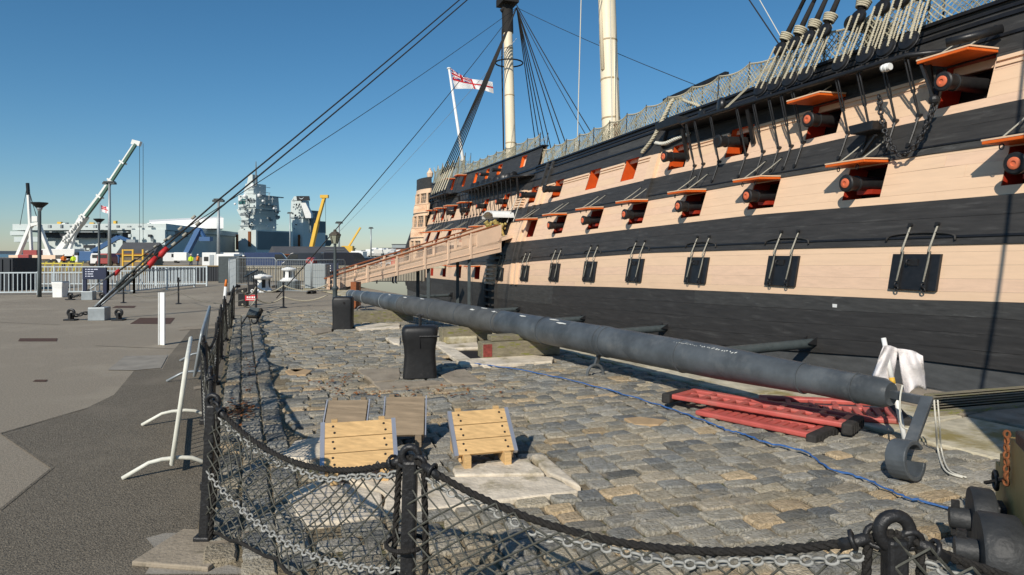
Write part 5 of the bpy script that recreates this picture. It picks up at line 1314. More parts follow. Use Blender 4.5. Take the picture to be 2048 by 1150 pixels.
# ================================================================= STAYS FROM THE GROUND TO THE MASTS
def anchor(p, lb, sc=1.0):
    t = thing('anchor_block', lb, 'anchor block', p, group='ground anchors of the mast stays')
    MB().ob(p + V((.05, .1, .17)) * sc, V((.2, .03, 0)) * sc, V((-.03, .18, 0)) * sc, UP * .17 * sc).build('concrete_block', 'galv', parent=t, bevel=.012)
    for x in (-.62, .62):
        e = p + V((x, 0, 0)) * sc
        MB().ob(e + UP * .02 * sc, V((.14, 0, 0)) * sc, V((0, .10, 0)) * sc, UP * .02 * sc).ob(e + UP * .11 * sc, V((.03, 0, 0)) * sc, V((0, .08, 0)) * sc, UP * .09 * sc).torus(e + UP * .20 * sc, V((0, 1, 0)), .08 * sc, .035 * sc, 14, 6).build('eye_plate', 'black_iron', parent=t, smooth=35)
    mb = MB(); chain(mb, [p + V((-.55, 0, .12)) * sc, p + V((-.2, .02, .2)) * sc, p + V((.1, .05, .40)) * sc], .16 * sc, .022 * sc, 5); mb.build('shackle_chain', 'black_iron', parent=t, smooth=True)
def stay(lb, a, b, offs, r, m, boots=(), fit=True):
    t = thing('mast_stay', lb, 'rope stay', a, group='stays running from the quay to the masts'); d = (b - a).normalized(); L = (b - a).length
    for k, o in enumerate(offs):
        o = V(o); MB().tube([a + o * .2 + d * .2] + [x + o for x in sag(a + d * 1.2, b, .3, 10)[1:]] if fit else sag(a + o, b + o, .3, 10), r, 6).build('stay_rope', m, parent=t, smooth=True)
        if fit:
            MB().tube([a + o * .3 + d * .1, a + o * .6 + d * .9], .025, 8).build('turnbuckle_rod', 'galv', parent=t, smooth=True)
            MB().tube([a + o * .6 + d * .85, a + o * .8 + d * 1.3], .045, 8).tube([a + o * .7 + d * 1.3, a + o + d * 2.2], .03, 8).build('turnbuckle', 'steel_dark', parent=t, smooth=True)
            for q in (2.7, 3.1, 3.6): MB().tube([a + o + d * q, a + o + d * (q + .13)], .042, 8).build('rope_seizing', 'rope_grey', parent=t, smooth=True)
    for q, ln, rr in boots:
        c = a + d * q; MB().tube([c - V((.15, 0, .35)) * ln * .6, c - V((.03, 0, .08)) * ln, c + d * .25 * ln], [rr * .7, rr, rr * .75], 9).build('red_cover', 'red_boot', parent=t, smooth=True)
A1 = G(190, 641); anchor(A1, 'near ground anchor with grey block and iron eyes on the concrete', 1.0)
stay('thick double stay rising from the near ground anchor to the main mast', A1 + V((-.1, 0, .2)), main_head, [(.0, 0, -.05), (-.12, 0, .13)], .025, 'rope_black', [(1.95, .75, .085), (2.35, .7, .085)])
A2 = G(172, 600); anchor(A2, 'far ground anchor with low grey block behind the near one', .95)
stay('thin stay from the far ground anchor to the mizzen mast', A2 + V((0, 0, .3)), miz_head, [(0, 0, 0)], .018, 'rope_black', [(1.3, .6, .085)])
stay('taut dark stay from beside the white capstans up to the mizzen mast', D(553, 596, 24.5), miz_head, [(0, 0, 0)], .021, 'rope_black', (), False)
stay('faint thin line from the distant quay to the mizzen mast', D(672, 470, 75), miz_head + UP * -2.5, [(0, 0, 0)], .016, 'galv', (), False)

stay('unseen rope stay from quay to fore mast, added to cast a shadow line on the hull', V((3.95, 3.5, .05)), fore_head, [(0, 0, 0)], .03, 'rope_black', (), False)  # out of view, added and angled for its shadow line on the hull
# ================================================================= THE ENSIGN
def ensign(lb, P, nu=48, nv=28):
    mb = MB(); W_ = (.92, .92, .92); RD = (.62, .02, .03); BL = (.03, .04, .22)
    def colr(x, y):                                   # x fly 0..2, y 0..1 up
        if abs(y - .5) < .055 or abs(x - 1.0) < .055: c = RD
        else: c = W_
        if x < .95 and y > .545:
            X, Y = x / .95, (y - .545) / .455; c = BL
            d1 = abs(X - Y); d2 = abs(X - (1 - Y))
            if min(d1, d2) < .13: c = W_
            if min(d1, d2) < .055: c = RD
            if abs(X - .5) < .11 or abs(Y - .5) < .18: c = W_
            if abs(X - .5) < .065 or abs(Y - .5) < .11: c = RD
        return c
    for j in range(nv):
        for i in range(nu):
            mb.quad(P(i / nu, j / nv), P((i + 1) / nu, j / nv), P((i + 1) / nu, (j + 1) / nv), P(i / nu, (j + 1) / nv), colr(2 * (i + .5) / nu, (j + .5) / nv))
    return mb
def PF(u, v):
    top = [(902, 137), (922, 150), (942, 158), (960, 160), (985, 164)]; bot = [(909, 178), (930, 177.5), (950, 178), (970, 181), (987, 187)]
    def at(l, t):
        x = t * 4; i = min(3, int(x)); return (lerp(l[i][0], l[i + 1][0], x - i), lerp(l[i][1], l[i + 1][1], x - i))
    a, b = at(top, u), at(bot, u); return D(lerp(b[0], a[0], v), lerp(b[1], a[1], v), 69.4 + .5 * math.sin(u * 9 + v * 2) * u + .2 * math.sin(u * 17))
fl = ensign('e', PF).build('ensign_flag', 'flagcol', label='large white flag with red cross flying from the ship stern staff', category='flag', loc=fs1, smooth=True)
fl.modifiers.new('thick', 'SOLIDIFY').thickness = .02

# ================================================================= LEFT SIDE: RAILINGS, LAMPS, SIGN, BIN
def railing(lb, pts, hgt, m, sp=.12, grp='grey metal railings'):
    t = thing('railing', lb, 'railing', pts[0], group=grp)
    for a, b in zip(pts, pts[1:]):
        a = V(a); b = V(b); L = (b - a).length; n = max(1, int(L / 2.4)); mb = MB()
        for z in (.12, hgt): MB().bar(a + UP * z, b + UP * z, .05, .05).build('rail', m, parent=t)
        for i in range(n + 1): MB().ob(a.lerp(b, i / n) + UP * (hgt / 2 + .02), V((.035, 0, 0)), V((0, .035, 0)), UP * (hgt / 2 + .03)).build('rail_post', m, parent=t)
        k = int(L / sp)
        for i in range(1, k):
            p = a.lerp(b, i / k); mb.ob(p + UP * (hgt / 2 + .06), V((.013, 0, 0)), V((0, .013, 0)), UP * (hgt / 2 - .06))
        mb.build('bars', m, parent=t, kind='stuff')
    return t
railing('long grey railing behind the white bin at the left edge', [G(-220, 593), G(216, 588)], .93, 'galv_light', .16)
railing('angled grey railing running away right of the navy sign', [G(216, 588), G(268, 587), G(389, 574)], .98, 'galv_light', .16)
railing('farther grey railing seen above the front one', [V((-27, 34.5, 0)), V((-16.2, 34.5, 0))], 1.02, 'galv_light', .18)
p = G(121, 594); t = thing('litter_bin', 'white square litter bin standing in front of the grey railing', 'bin', p)
MB().add([p + V((x * w, y * w, z)) for z, w in ((0, .19), (.35, .19), (.55, .22), (.6, .22)) for x, y in ((-1, -1), (1, -1), (1, 1), (-1, 1))],
         [(i * 4 + k, i * 4 + (k + 1) % 4, i * 4 + 4 + (k + 1) % 4, i * 4 + 4 + k) for i in range(3) for k in range(4)] + [(12, 13, 14, 15)]).build('bin_body', 'white_paint', parent=t, bevel=.02)
MB().ob(p + UP * .615, V((.2, 0, 0)), V((0, .2, 0)), UP * .012).build('bin_lid', 'galv', parent=t)
p = G(190, 590); t = thing('direction_sign', 'dark navy sign on two posts with small pale lettering by the railing', 'sign', p)
for e in (-.42, .42): MB().ob(p + V((e, 0, .575)), V((.075, 0, 0)), V((0, .03, 0)), UP * .575).build('sign_post', 'navy', parent=t)
MB().ob(p + V((0, -.035, .9)), V((.49, 0, 0)), V((0, .02, 0)), UP * .245).build('sign_board', 'navy', parent=t)
for i, ws in enumerate(((.11, .09, .16), (.09, .13), (.22,), (.11, .1))):
    x = -.27; MB().ob(p + V((-.34, -.057, 1.07 - i * .095)), V((.022, 0, 0)), V((0, .002, 0)), UP * .022).build('lettering', 'sign_text', parent=t)
    for w in ws: MB().ob(p + V((x + w / 2, -.057, 1.07 - i * .095)), V((w / 2, 0, 0)), V((0, .002, 0)), UP * .016).build('lettering', 'sign_text', parent=t); x += w + .03
for u, v, lb in ((79, 594, 'near street lamp with wide dark dish top at the left'), (198, 1, 'farther street lamp with dish top right of the first')):
    p = G(u, v) if v > 500 else V(((u - CX) / F * 38.2, 38.2, 0)); t = thing('street_lamp', lb, 'street lamp', p, group='modern dish topped street lamps')
    MB().tube([p, p + UP * .9, p + UP * 3.45], [.075, .07, .06], 12).build('lamp_column', 'steel_dark', parent=t, smooth=True)
    MB().lathe([(.06, 3.42), (.10, 3.5), (.10, 3.55)], p, UP, 12).build('lamp_head', 'galv', parent=t); MB().lathe([(.12, 3.56), (.29, 3.72), (.295, 3.76), (.05, 3.78)], p, UP, 18).build('lamp_dish', 'black_paint', parent=t, smooth=35)
    for k in range(3): MB().tube([p + UP * 3.5 + V((math.cos(k * 2.1), math.sin(k * 2.1), 0)) * .08, p + UP * 3.66 + V((math.cos(k * 2.1), math.sin(k * 2.1), 0)) * .22], .012, 4).build('dish_arm', 'steel_dark', parent=t)
pr = [G(247, 606), G(357, 608), V((-7.6, 18.4, 0))]
t = thing('rope_barrier', 'thin dark stanchions with a sagging rope across the concrete at left', 'rope barrier', pr[0])
for p in pr[:2]: MB().tube([p, p + UP * .86], .028, 8).ball(p + UP * .88, .04, 8, 5).lathe([(.1, 0), (.1, .02), (.03, .04)], p, UP, 10).torus(p + UP * .8, V((0, 1, 0)), .05, .01, 10, 4).build('stanchion', 'black_iron', parent=t, smooth=35)
for a, b in zip(pr, pr[1:]): MB().tube(sag(a + UP * .42, b + UP * .42, .22, 10), .012, 5).build('barrier_rope', 'rope_dull', parent=t)
c0 = V(((-20 - CX) / F * 30, 30, 0)); t = thing('dark_container', 'black steel container cut by the left edge of the picture', 'container', c0); MB().ob(c0 + V((0, .9, .76)), V((1.05, 0, 0)), V((0, .9, 0)), UP * .76).build('shell', 'hoarding', parent=t, bevel=.02)
for i in range(6): MB().ob(c0 + V((-.9 + i * .36, -.02, .76)), V((.05, 0, 0)), V((0, .03, 0)), UP * .7).build('rib', 'hoarding', parent=t)

# ----------------------------------------------------------------- wall and hoarding across the end of the quay
h0, h1 = V(((296 - CX) / F * 40.3, 40.3, 0)), V(((458 - CX) / F * 40.3, 40.3, 0))
t = thing('hoarding', 'low dark corrugated hoarding beyond the end of the grey railing', 'hoarding', h0)
MB().ob((h0 + h1) / 2 + UP * .46, (h1 - h0) / 2, V((0, .06, 0)), UP * .46).build('panel', 'hoarding', parent=t); MB().ob((h0 + h1) / 2 + UP * .95, (h1 - h0) / 2 + V((.05, 0, 0)), V((0, .12, 0)), UP * .03).build('capping', 'tan_ground', parent=t)
mb = MB(); n = 34
for i in range(n): mb.ob(h0.lerp(h1, (i + .5) / n) + UP * .45 - V((0, .075, 0)), V((.03, 0, 0)), V((0, .02, 0)), UP * .43)
mb.build('corrugation', 'hoarding', parent=t, kind='stuff')
w0, w1 = V(((462 - CX) / F * 40.6, 40.6, 0)), V(((850 - CX) / F * 40.6, 40.6, 0))
t = thing('quay_parapet', 'low pale stone parapet wall behind the white capstans', 'wall', w0)
MB().ob((w0 + w1) / 2 + UP * .4, (w1 - w0) / 2, V((0, .3, 0)), UP * .4).build('wall_face', 'quay_wall', parent=t)
x = w0.x
while x < w1.x:
    l = R.uniform(1.1, 1.8); MB().ob(V((x + l / 2, 40.6, .875)), V((l / 2 - .012, 0, 0)), V((0, .38, 0)), UP * .075).build('coping_stone', 'coping', parent=t, bevel=.02); x += l
railing('black railing in front of the pale parapet wall', [V((-15.6, 37.5, 0)), V((-5.2, 37.5, 0))], .95, 'black_iron', .15, None)
MB().ob(V((-16.6, 38.6, .78)), V((.62, 0, 0)), V((0, .5, 0)), UP * .78).build('switch_cabinet', 'steel_dark', label='grey box cabinet at the left end of the parapet wall', category='cabinet', loc=V((-16.6, 38.6, 0)), bevel=.02)
def heras(a, b, lb, hgt=1.9):
    t = thing('mesh_panel', lb, 'fence panel', a, group='temporary mesh fence panels'); a = V(a); b = V(b)
    MB().tube([a + UP * .05, a + UP * (hgt - .1), a.lerp(b, .04) + UP * hgt, a.lerp(b, .96) + UP * hgt, b + UP * (hgt - .1), b + UP * .05], .024, 6).tube([a + UP * .1, b + UP * .1], .02, 6).build('frame', 'galv', parent=t, smooth=True)
    mb = MB(); n = int((b - a).length / .11)
    for i in range(1, n): mb.tube([a.lerp(b, i / n) + UP * .1, a.lerp(b, i / n) + UP * hgt], .005, 3, cap=False)
    for z in (.5, .9, 1.3, 1.7): mb.tube([a + UP * z * hgt / 1.9, b + UP * z * hgt / 1.9], .005, 3, cap=False)
    mb.build('mesh', 'galv', parent=t, kind='stuff')
    for p in (a, b): MB().ob(p + UP * .06, V((.11, 0, 0)), V((0, .3, 0)), UP * .06).build('foot', 'rubber', parent=t, bevel=.02)
def XY(u, Y): return V(((u - CX) / F * Y, Y, 0))
heras(XY(458, 27), XY(472, 33), 'mesh fence panel seen nearly edge-on left of the white capstan', 1.5)
heras(XY(552, 29), XY(622, 28), 'mesh fence panel left of the middle, behind the rope barrier', 1.45)
heras(XY(624, 28), XY(690, 30), 'mesh fence panel behind the old lamp post', 1.45)
heras(XY(472, 34), XY(552, 33), 'mesh fence panel behind the near white capstan', 1.5)
for i, (u, Y, lb) in enumerate(((635, 31, 'grey sheeted crate behind the right mesh panel'), (652, 33, 'smaller grey sheeted crate just right of the other'))):
    p = XY(u, Y); t = thing('sheeted_crate', lb, 'crate', p); MB().ob(p + UP * .62, V((.5 - .12 * i, 0, 0)), V((0, .4, 0)), UP * .62).build('sheet', 'carrier_mid', parent=t, bevel=.05); MB().ob(p + UP * .05, V((.55 - .12 * i, 0, 0)), V((0, .45, 0)), UP * .05).build('pallet', 'timber_old', parent=t)
p = XY(660, 32); t = thing('notice_board', 'small navy and white notice board on legs left of the gangway', 'notice', p)
MB().ob(p + UP * 1.0, V((.42, 0, 0)), V((0, .03, 0)), UP * .26).build('board', 'navy', parent=t)
for i in range(3): MB().ob(p + V((-.15, -.035, 1.12 - i * .12)), V((.2, 0, 0)), V((0, .003, 0)), UP * .025).build('lettering', 'white_paint', parent=t)
for e in (-.38, .38): MB().tube([p + V((e, 0, 0)), p + V((e, 0, 1.0))], .03, 6).build('leg', 'steel_dark', parent=t)
# capstans
def capstan(p, s, lb, base):
    t = thing('capstan', lb, 'capstan', p, group='white painted capstans'); b = V(p)
    if base: MB().ob(b + UP * base / 2, V((.42, 0, 0)), V((0, .42, 0)), UP * base / 2).build('plinth', 'steel_dark', parent=t, bevel=.02); b = b + UP * base
    MB().lathe([(.5 * s, 0), (.5 * s, .05 * s), (.40 * s, .1 * s), (.31 * s, .22 * s), (.28 * s, .42 * s), (.29 * s, .55 * s), (.34 * s, .6 * s), (.41 * s, .62 * s), (.42 * s, .70 * s), (.36 * s, .74 * s), (.2 * s, .77 * s), (.18 * s, .80 * s), (.05 * s, .81 * s)], b, UP, 20).build('drum', 'white_paint', parent=t, smooth=35)
    for k in range(5):
        q = k * 2 * math.pi / 5 + .2; d = V((math.cos(q), math.sin(q), 0)); MB().ob(b + d * .295 * s + UP * .37 * s, V((-d.y, d.x, 0)) * .075 * s, d * .03 * s, UP * .19 * s).build('whelp', 'black_paint', parent=t)
    MB().lathe([(.2 * s, .77 * s), (.16 * s, .84 * s), (.05 * s, .86 * s)], b, UP, 10).build('cap', 'steel_dark', parent=t)
capstan(XY(525, 29.3), 1.0, 'near white capstan with dark recesses beyond the rope barrier', 0)
capstan(XY(578, 31), .82, 'farther white capstan standing on a dark plinth', .42)
p = XY(502, 28.3); t = thing('information_lectern', 'tilted information panel on two legs left of the near capstan', 'information panel', p)
MB().ob(p + UP * .86, V((.26, .1, .16)), V((-.08, .16, .0)), V((-.1, -.05, .18)) * .12).build('panel', 'black_paint', parent=t)
for e in (-.1, .14): MB().tube([p + V((e, 0, 0)), p + V((e - .03, 0, .8))], .025, 6).build('leg', 'black_iron', parent=t)

# ================================================================= BEYOND THE WALL: VEHICLES, SHEDS, CRANES
ZF = -.25
def car(p, rz, m, lb, kind='car', L=4.2):
    t = thing({'car': 'parked_car', 'van': 'parked_van', 'truck': 'truck'}[kind], lb, kind, p, group='vehicles parked beyond the wall'); M = Matrix.Rotation(rz, 3, 'Z'); p = V(p)
    def q(x, y, z): return p + M @ V((x, y, z))
    w = .86; hl = L / 2
    if kind == 'car': pr = [(-hl, .3), (hl, .3), (hl, .7), (hl * .82, .85), (hl * .45, .92), (hl * .12, 1.42), (-hl * .55, 1.45), (-hl * .85, 1.0), (-hl, .9)]; gl = [(hl * .38, .95), (hl * .12, 1.36), (-hl * .52, 1.39), (-hl * .76, 1.0)]
    else: pr = [(-hl, .35), (hl, .35), (hl, .9), (hl * .88, 1.1), (hl * .62, 1.95), (hl * .5, 2.05), (-hl, 2.05)]; gl = [(hl * .82, 1.15), (hl * .6, 1.85), (hl * .3, 1.85), (hl * .3, 1.15)]
    MB().prism([q(x, -w, z) for x, z in pr], M @ V((0, 2 * w, 0))).build('body', m, parent=t, bevel=.06)
    MB().prism([q(x, -w - .012, z) for x, z in gl], M @ V((0, 2 * w + .024, 0))).build('side_glass', 'car_glass', parent=t)
    a, b = (pr[4], pr[5]) if kind == 'car' else (pr[3], pr[4])
    MB().quad(q(a[0] + .02, -w * .8, a[1] + .03), q(a[0] + .02, w * .8, a[1] + .03), q(b[0] + .02, w * .75, b[1]), q(b[0] + .02, -w * .75, b[1])).build('windscreen', 'car_glass', parent=t)
    for x in (-hl * .62, hl * .62):
        for y in (-w, w): MB().lathe([(.05, -.1), (.31, -.1), (.33, -.06), (.33, .06), (.31, .1), (.05, .1)], q(x, y * .93, .33), M @ V((0, 1, 0)), 14).build('wheel', 'rubber', parent=t, smooth=35)
    for y in (-.6, .6): MB().ob(q(hl + .0, y, .72), M @ V((.03, 0, 0)), M @ V((0, .16, 0)), UP * .07).build('headlight', 'white_paint', parent=t)
cars = [(513, 78, 'car_dark', -70, 'car', 'dark car farthest left in the row beyond the parapet'), (537, 72, 'car_blue', 15, 'van', 'dark blue van in the row beyond the parapet'),
        (560, 74, 'car_dark', 200, 'car', 'black car touching the dark blue van'), (588, 76, 'car_grey', 20, 'car', 'silver car right of the black one beyond the parapet'), (612, 70, 'car_dark', 190, 'van', 'black van beside the round pink tank'),
        (641, 73, 'car_white', 10, 'car', 'white car left of the old lamp post'), (691, 68, 'car_dark', 25, 'van', 'black van just right of the old lamp post'), (735, 80, 'car_dark', -70, 'car', 'dark car seen end-on left of the gangway rail'),
        (752, 82, 'car_white', 30, 'car', 'white car seen over the gangway rail'), (455, 112, 'car_white', 180, 'van', 'white van by the tall light mast'), (338, 130, 'car_white', 10, 'van', 'white van beneath the blue boom lift')]
for u, Y, m, rz, kd, lb in cars:
    p = XY(u, Y); p.z = ZF; car(p, rad(rz), m, lb, kd, 4.2 if kd == 'car' else 4.8)
p = XY(623, 66); p.z = ZF; t = thing('pink_tank', 'round faded pink tank on legs between parked vehicles', 'tank', p); MB().lathe([(.1, -.6), (.38, -.6), (.44, -.5), (.44, .5), (.38, .6), (.1, .6)], p + UP * 1.15, (0, 1, 0), 18).build('drum', 'car_red', parent=t, smooth=35)
for e in (-.4, .4): MB().ob(p + V((e, 0, .45)), V((.06, 0, 0)), V((0, .5, 0)), UP * .45).build('leg', 'steel_dark', parent=t)
def shed(u0, u1, Y, zt, ze, lb, wall, roofm, dep=9, skew=0.0):
    a, b = XY(u0, Y), XY(u1, Y + skew); a.z = b.z = ZF; t = thing('shed', lb, 'building', a); d = (b - a).normalized(); n = V((-d.y, d.x, 0))
    MB().ob((a + b) / 2 + n * dep / 2 + UP * (ze - ZF) / 2, (b - a) / 2, n * dep / 2, UP * (ze - ZF) / 2).build('wall', wall, parent=t)
    MB().prism([a - d * .4 - n * .4 + UP * (ze - ZF - .1), a - d * .4 + n * (dep + .4) + UP * (ze - ZF - .1), a - d * .4 + n * dep / 2 + UP * (zt - ZF)], (b - a) + d * .8).build('roof', roofm, parent=t)
    MB().bar(a - d * .4 - n * .45 + UP * (ze - ZF - .14), b + d * .4 - n * .45 + UP * (ze - ZF - .14), .12, .14).build('gutter', 'handrail', parent=t)
    L = (b - a).length; k = max(2, int(L / 4))
    for i in range(k): MB().ob(a.lerp(b, (i + .5) / k) - n * .03 + UP * 1.3, d * .5, n * .05, UP * .45).build('window', 'window_dark', parent=t)
    return t
shed(556, 697, 118, 3.0, 1.62, 'long low brick shed with dark slate roof behind the parked vehicles', 'brick_far', 'slate', 10, 6)
shed(240, 303, 92, 3.3, 1.75, 'small dark roofed hut among yellow scaffolding by the crane', 'timber_dull', 'slate', 6, 1)
t = thing('scaffold_frame', 'yellow scaffold frame in front of the dark roofed hut', 'scaffold', V((*XY(262, 88).xy, ZF)))
for u in (246, 266, 286):
    p = XY(u, 88); p.z = ZF; MB().ob(p + UP * 1.25, V((.1, 0, 0)), V((0, .1, 0)), UP * 1.25).build('upright', 'crane_yellow', parent=t)
for z in (.9, 1.7, 2.4): MB().bar(XY(246, 88) + UP * (ZF + z), XY(268 if z > 2 else 286, 88) + UP * (ZF + z), .12, .15).build('rail', 'crane_yellow', parent=t)
# white cabins / containers
for i, (u0, u1, v0, Y, m, lb) in enumerate(((432, 468, 508, 72, 'white_paint', 'white site cabin right of the tall light mast'), (470, 498, 510, 74, 'white_paint', 'second white site cabin, right of the first'), (404, 432, 505, 90, 'crane_white', 'long white trailer left of the site cabins'), (712, 726, 503, 85, 'white_paint', 'small white box van body right of the brick shed'))):
    a, b = XY(u0, Y), XY(u1, Y); zt = H + (HV - v0) * Y / F; t = thing('site_cabin', lb, 'cabin', V((*a.xy, ZF)), group='white cabins')
    MB().ob(V(((a.x + b.x) / 2, Y + 1.2, (zt + ZF) / 2)), (b - a) / 2, V((0, 1.2, 0)), UP * (zt - ZF) / 2).build('cabin_body', m, parent=t, bevel=.05); MB().ob(V((lerp(a.x, b.x, .3), Y - .02, (zt + ZF) / 2 + .15)), V((.3, 0, 0)), V((0, .03, 0)), UP * .3).build('window', 'car_glass', parent=t); MB().ob(V((lerp(a.x, b.x, .7), Y - .02, (zt + ZF) / 2 - .1)), V((.3, 0, 0)), V((0, .03, 0)), UP * .8).build('door', 'galv', parent=t)
def boom(lb, nm, cat, pts, rr, m, base, head=None, grp=None):
    t = thing(nm, lb, cat, V((base.x, base.y, ZF)), group=grp)
    for (a, b), r, mm in zip(zip(pts, pts[1:]), rr, m): MB().bar(a, b, r * 2, r * 2, up=(.3, .9, .3)).build('boom_section', mm, parent=t, bevel=.02)
    return t
# big white crane
Y = 128
P_ = [D(118, 503, Y), D(160, 447, Y), D(170, 432, Y), D(200, 393, Y), D(222, 361, Y), D(246, 325, Y), D(271, 287, Y)]
t = boom('tall white mobile crane with long telescopic boom leaning right', 'mobile_crane', 'crane', P_, [.55, .6, .40, .36, .32, .28, .25], ['crane_white'] * 6, D(120, 525, Y), grp='cranes')
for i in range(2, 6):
    a, b = P_[i], P_[i + 1]; d = (b - a).normalized(); s_ = V((d.z, 0, -d.x)); MB().bar(a + s_ * .34 - V((0, .28, 0)), b + s_ * .30 - V((0, .28, 0)), .5, .42, up=(.3, .9, .3)).build('boom_shade_side', 'crane_shade', parent=t)  # dark strip paints the boom's shaded side
    MB().bar(a - d * .15, a + d * .15, 1.1, 1.1, up=(.3, .9, .3)).build('boom_collar', 'crane_white', parent=t)
for i in range(14):
    c = P_[0].lerp(P_[2], .25 + .055 * i) + V((R.uniform(-.5, .5), -1.2, R.uniform(-.3, .3))); MB().ob(c + V((0, .35, 0)), V((R.uniform(.12, .25), 0, 0)), V((0, .15, 0)), V((0, 0, R.uniform(.12, .3)))).build('boom_fitting', 'crane_white', parent=t)
MB().ob(P_[-1] + V((.2, 0, .1)), V((.8, 0, -.2)), V((0, .4, 0)), V((.15, 0, .45))).build('boom_head', 'crane_white', parent=t)
MB().bar(D(140, 497, Y), D(152, 462, Y), .55, .55, up=(.3, .9, .3)).build('lift_ram', 'crane_white', parent=t)
MB().ob(D(122, 508, Y), V((3.6, 0, 0)), V((0, 1.4, 0)), UP * 1.0).build('crane_house', 'crane_white', parent=t, bevel=.1); MB().ob(D(112, 518, Y), V((5.2, 0, 0)), V((0, 1.4, 0)), UP * .7).build('chassis', 'white_paint', parent=t, bevel=.1)
MB().ob(D(150, 514, Y), V((1.4, 0, 0)), V((0, 1.3, 0)), UP * .9).build('counterweight', 'hoarding', parent=t)
for u in (84, 96, 108, 128, 140): MB().lathe([(.1, -.2), (.62, -.2), (.65, 0), (.62, .2), (.1, .2)], D(u, 524, Y - 1.5), (0, 1, 0), 14).build('wheel', 'rubber', parent=t)
hd = P_[-1] + V((.8, 0, 0))
for e in (0, .7): MB().tube([hd + V((e, 0, 0)), V((hd.x + e, hd.y, H + 26 * Y / F * 1.0 - 1.2))], .05, 4).build('hoist_cable', 'steel_dark', parent=t)
# small tripod-like white crane at the left
Y = 118; q = lambda u, v: D(u, v, Y)
t = thing('tripod_derrick', 'white tripod derrick with black topped mast at the far left', 'crane', V((*q(65, 525).xy, ZF)), group='cranes')
for a, b, r, m in ((q(57, 390), q(63, 505), .21, 'crane_white'), (q(55, 366), q(57, 392), .2, 'black_paint'), (q(33, 518), q(61, 452), .3, 'crane_white'), (q(103, 515), q(76, 445), .28, 'crane_white'), (q(63, 450), q(76, 447), .28, 'crane_white')): MB().bar(a, b, r * 2, r * 2, up=(.2, 1, 0)).build('leg', m, parent=t)
MB().ob(q(72, 438), V((.5, 0, 0)), V((0, .4, 0)), UP * .5).build('winch_box', 'crane_white', parent=t); MB().ob(q(66, 510), V((1.2, 0, 0)), V((0, .8, 0)), UP * .9).build('engine', 'car_red', parent=t)
for a, b in ((q(55, 368), q(40, 450)), (q(56, 380), q(76, 440)), (q(55, 370), q(72, 430))): MB().tube([a, b], .06, 4).build('guy_wire', 'steel_dark', parent=t)
MB().ob(q(72, 514), V((4.2, 0, 0)), V((0, 1, 0)), UP * .35).build('flat_bed', 'gang_buff', parent=t); MB().ob(q(60, 521), V((2.8, 0, 0)), V((0, 1, 0)), UP * .4).build('flat_bed', 'white_paint', parent=t)
# blue boom lifts, yellow cranes
Y = 110
t = boom('blue boom lift rising right behind the white crane', 'boom_lift', 'lift', [D(186, 503, Y), D(238, 474, Y), D(262, 483, Y - 4)], [.36, .22], ['lift_blue', 'lift_blue'], D(180, 520, Y), grp='blue boom lifts'); MB().ob(D(180, 512, Y), V((1.2, 0, 0)), V((0, 1.0, 0)), UP * .8).build('lift_base', 'lift_blue', parent=t, bevel=.08); MB().ob(D(265, 484, Y - 4), V((.7, 0, 0)), V((0, .5, 0)), UP * .4).build('basket', 'galv', parent=t)
t = boom('steep blue boom lift with basket against the dark carrier hull', 'boom_lift', 'lift', [D(373, 508, Y), D(399, 457, Y), D(411, 478, Y)], [.42, .22], ['lift_blue', 'lift_blue'], D(370, 520, Y), grp='blue boom lifts'); MB().ob(D(412, 478, Y), V((.9, 0, 0)), V((0, .6, 0)), UP * .35).build('basket', 'lift_blue', parent=t); MB().ob(D(366, 513, Y), V((1.1, 0, 0)), V((0, 1.0, 0)), UP * .7).build('lift_base', 'white_paint', parent=t, bevel=.08)
Y = 150
t = boom('yellow telescopic crane boom above the long brick shed', 'yellow_crane', 'crane', [D(622, 500, Y), D(634, 447, Y), D(649, 394, Y)], [.42, .32], ['crane_yellow'] * 2, D(620, 520, Y), grp='cranes'); MB().ob(D(649, 393, Y), V((.9, 0, 0)), V((0, .5, 0)), UP * .35).build('boom_head', 'crane_yellow', parent=t); MB().ob(D(621, 512, Y), V((1.8, 0, 0)), V((0, 1.2, 0)), UP * 1.2).build('crane_base', 'crane_yellow', parent=t); MB().tube([D(651, 394, Y), D(651.5, 488, Y)], .04, 4).build('hoist_cable', 'steel_dark', parent=t)
t = boom('small distant yellow crane boom right of the brick shed', 'yellow_crane', 'crane', [D(697, 494, 240), D(721, 455, 240)], [.3], ['crane_yellow'], D(697, 510, 240), grp='cranes'); MB().ob(D(696, 500, 240), V((2, 0, 0)), V((0, 1.5, 0)), UP * 1.5).build('crane_base', 'crane_yellow', parent=t)
# tall light masts
for u, v0, Y, hw, lb in ((219, 364, 95, 10, 'tall light mast standing in front of the white crane boom'), (437, 399, 90, 8, 'tall light mast left of the carrier islands'), (678, 444, 140, 5, 'slim light mast behind the old lamp post'), (742, 455, 190, 3, 'distant slim light mast right of the small yellow crane'), (580, 425, 200, 4, 'slim grey light mast in front of the rear island')):
    p = XY(u, Y); p.z = ZF; z = H + (HV - v0) * Y / F; t = thing('light_mast', lb, 'light mast', p, group='tall dockyard light masts'); MB().tube([p, V((p.x, p.y, z))], [.26, .16], 8).build('mast_pole', 'galv', parent=t, smooth=True); MB().ob(V((p.x, p.y, z)), V((hw * Y / F, 0, 0)), V((0, .3, 0)), UP * .12).build('light_bar', 'steel_dark', parent=t)
    for e in (-.8, .8): MB().ob(V((p.x + e * hw * Y / F, p.y, z - .2)), V((.3, 0, 0)), V((0, .3, 0)), UP * .15).build('lamp', 'steel_dark', parent=t)
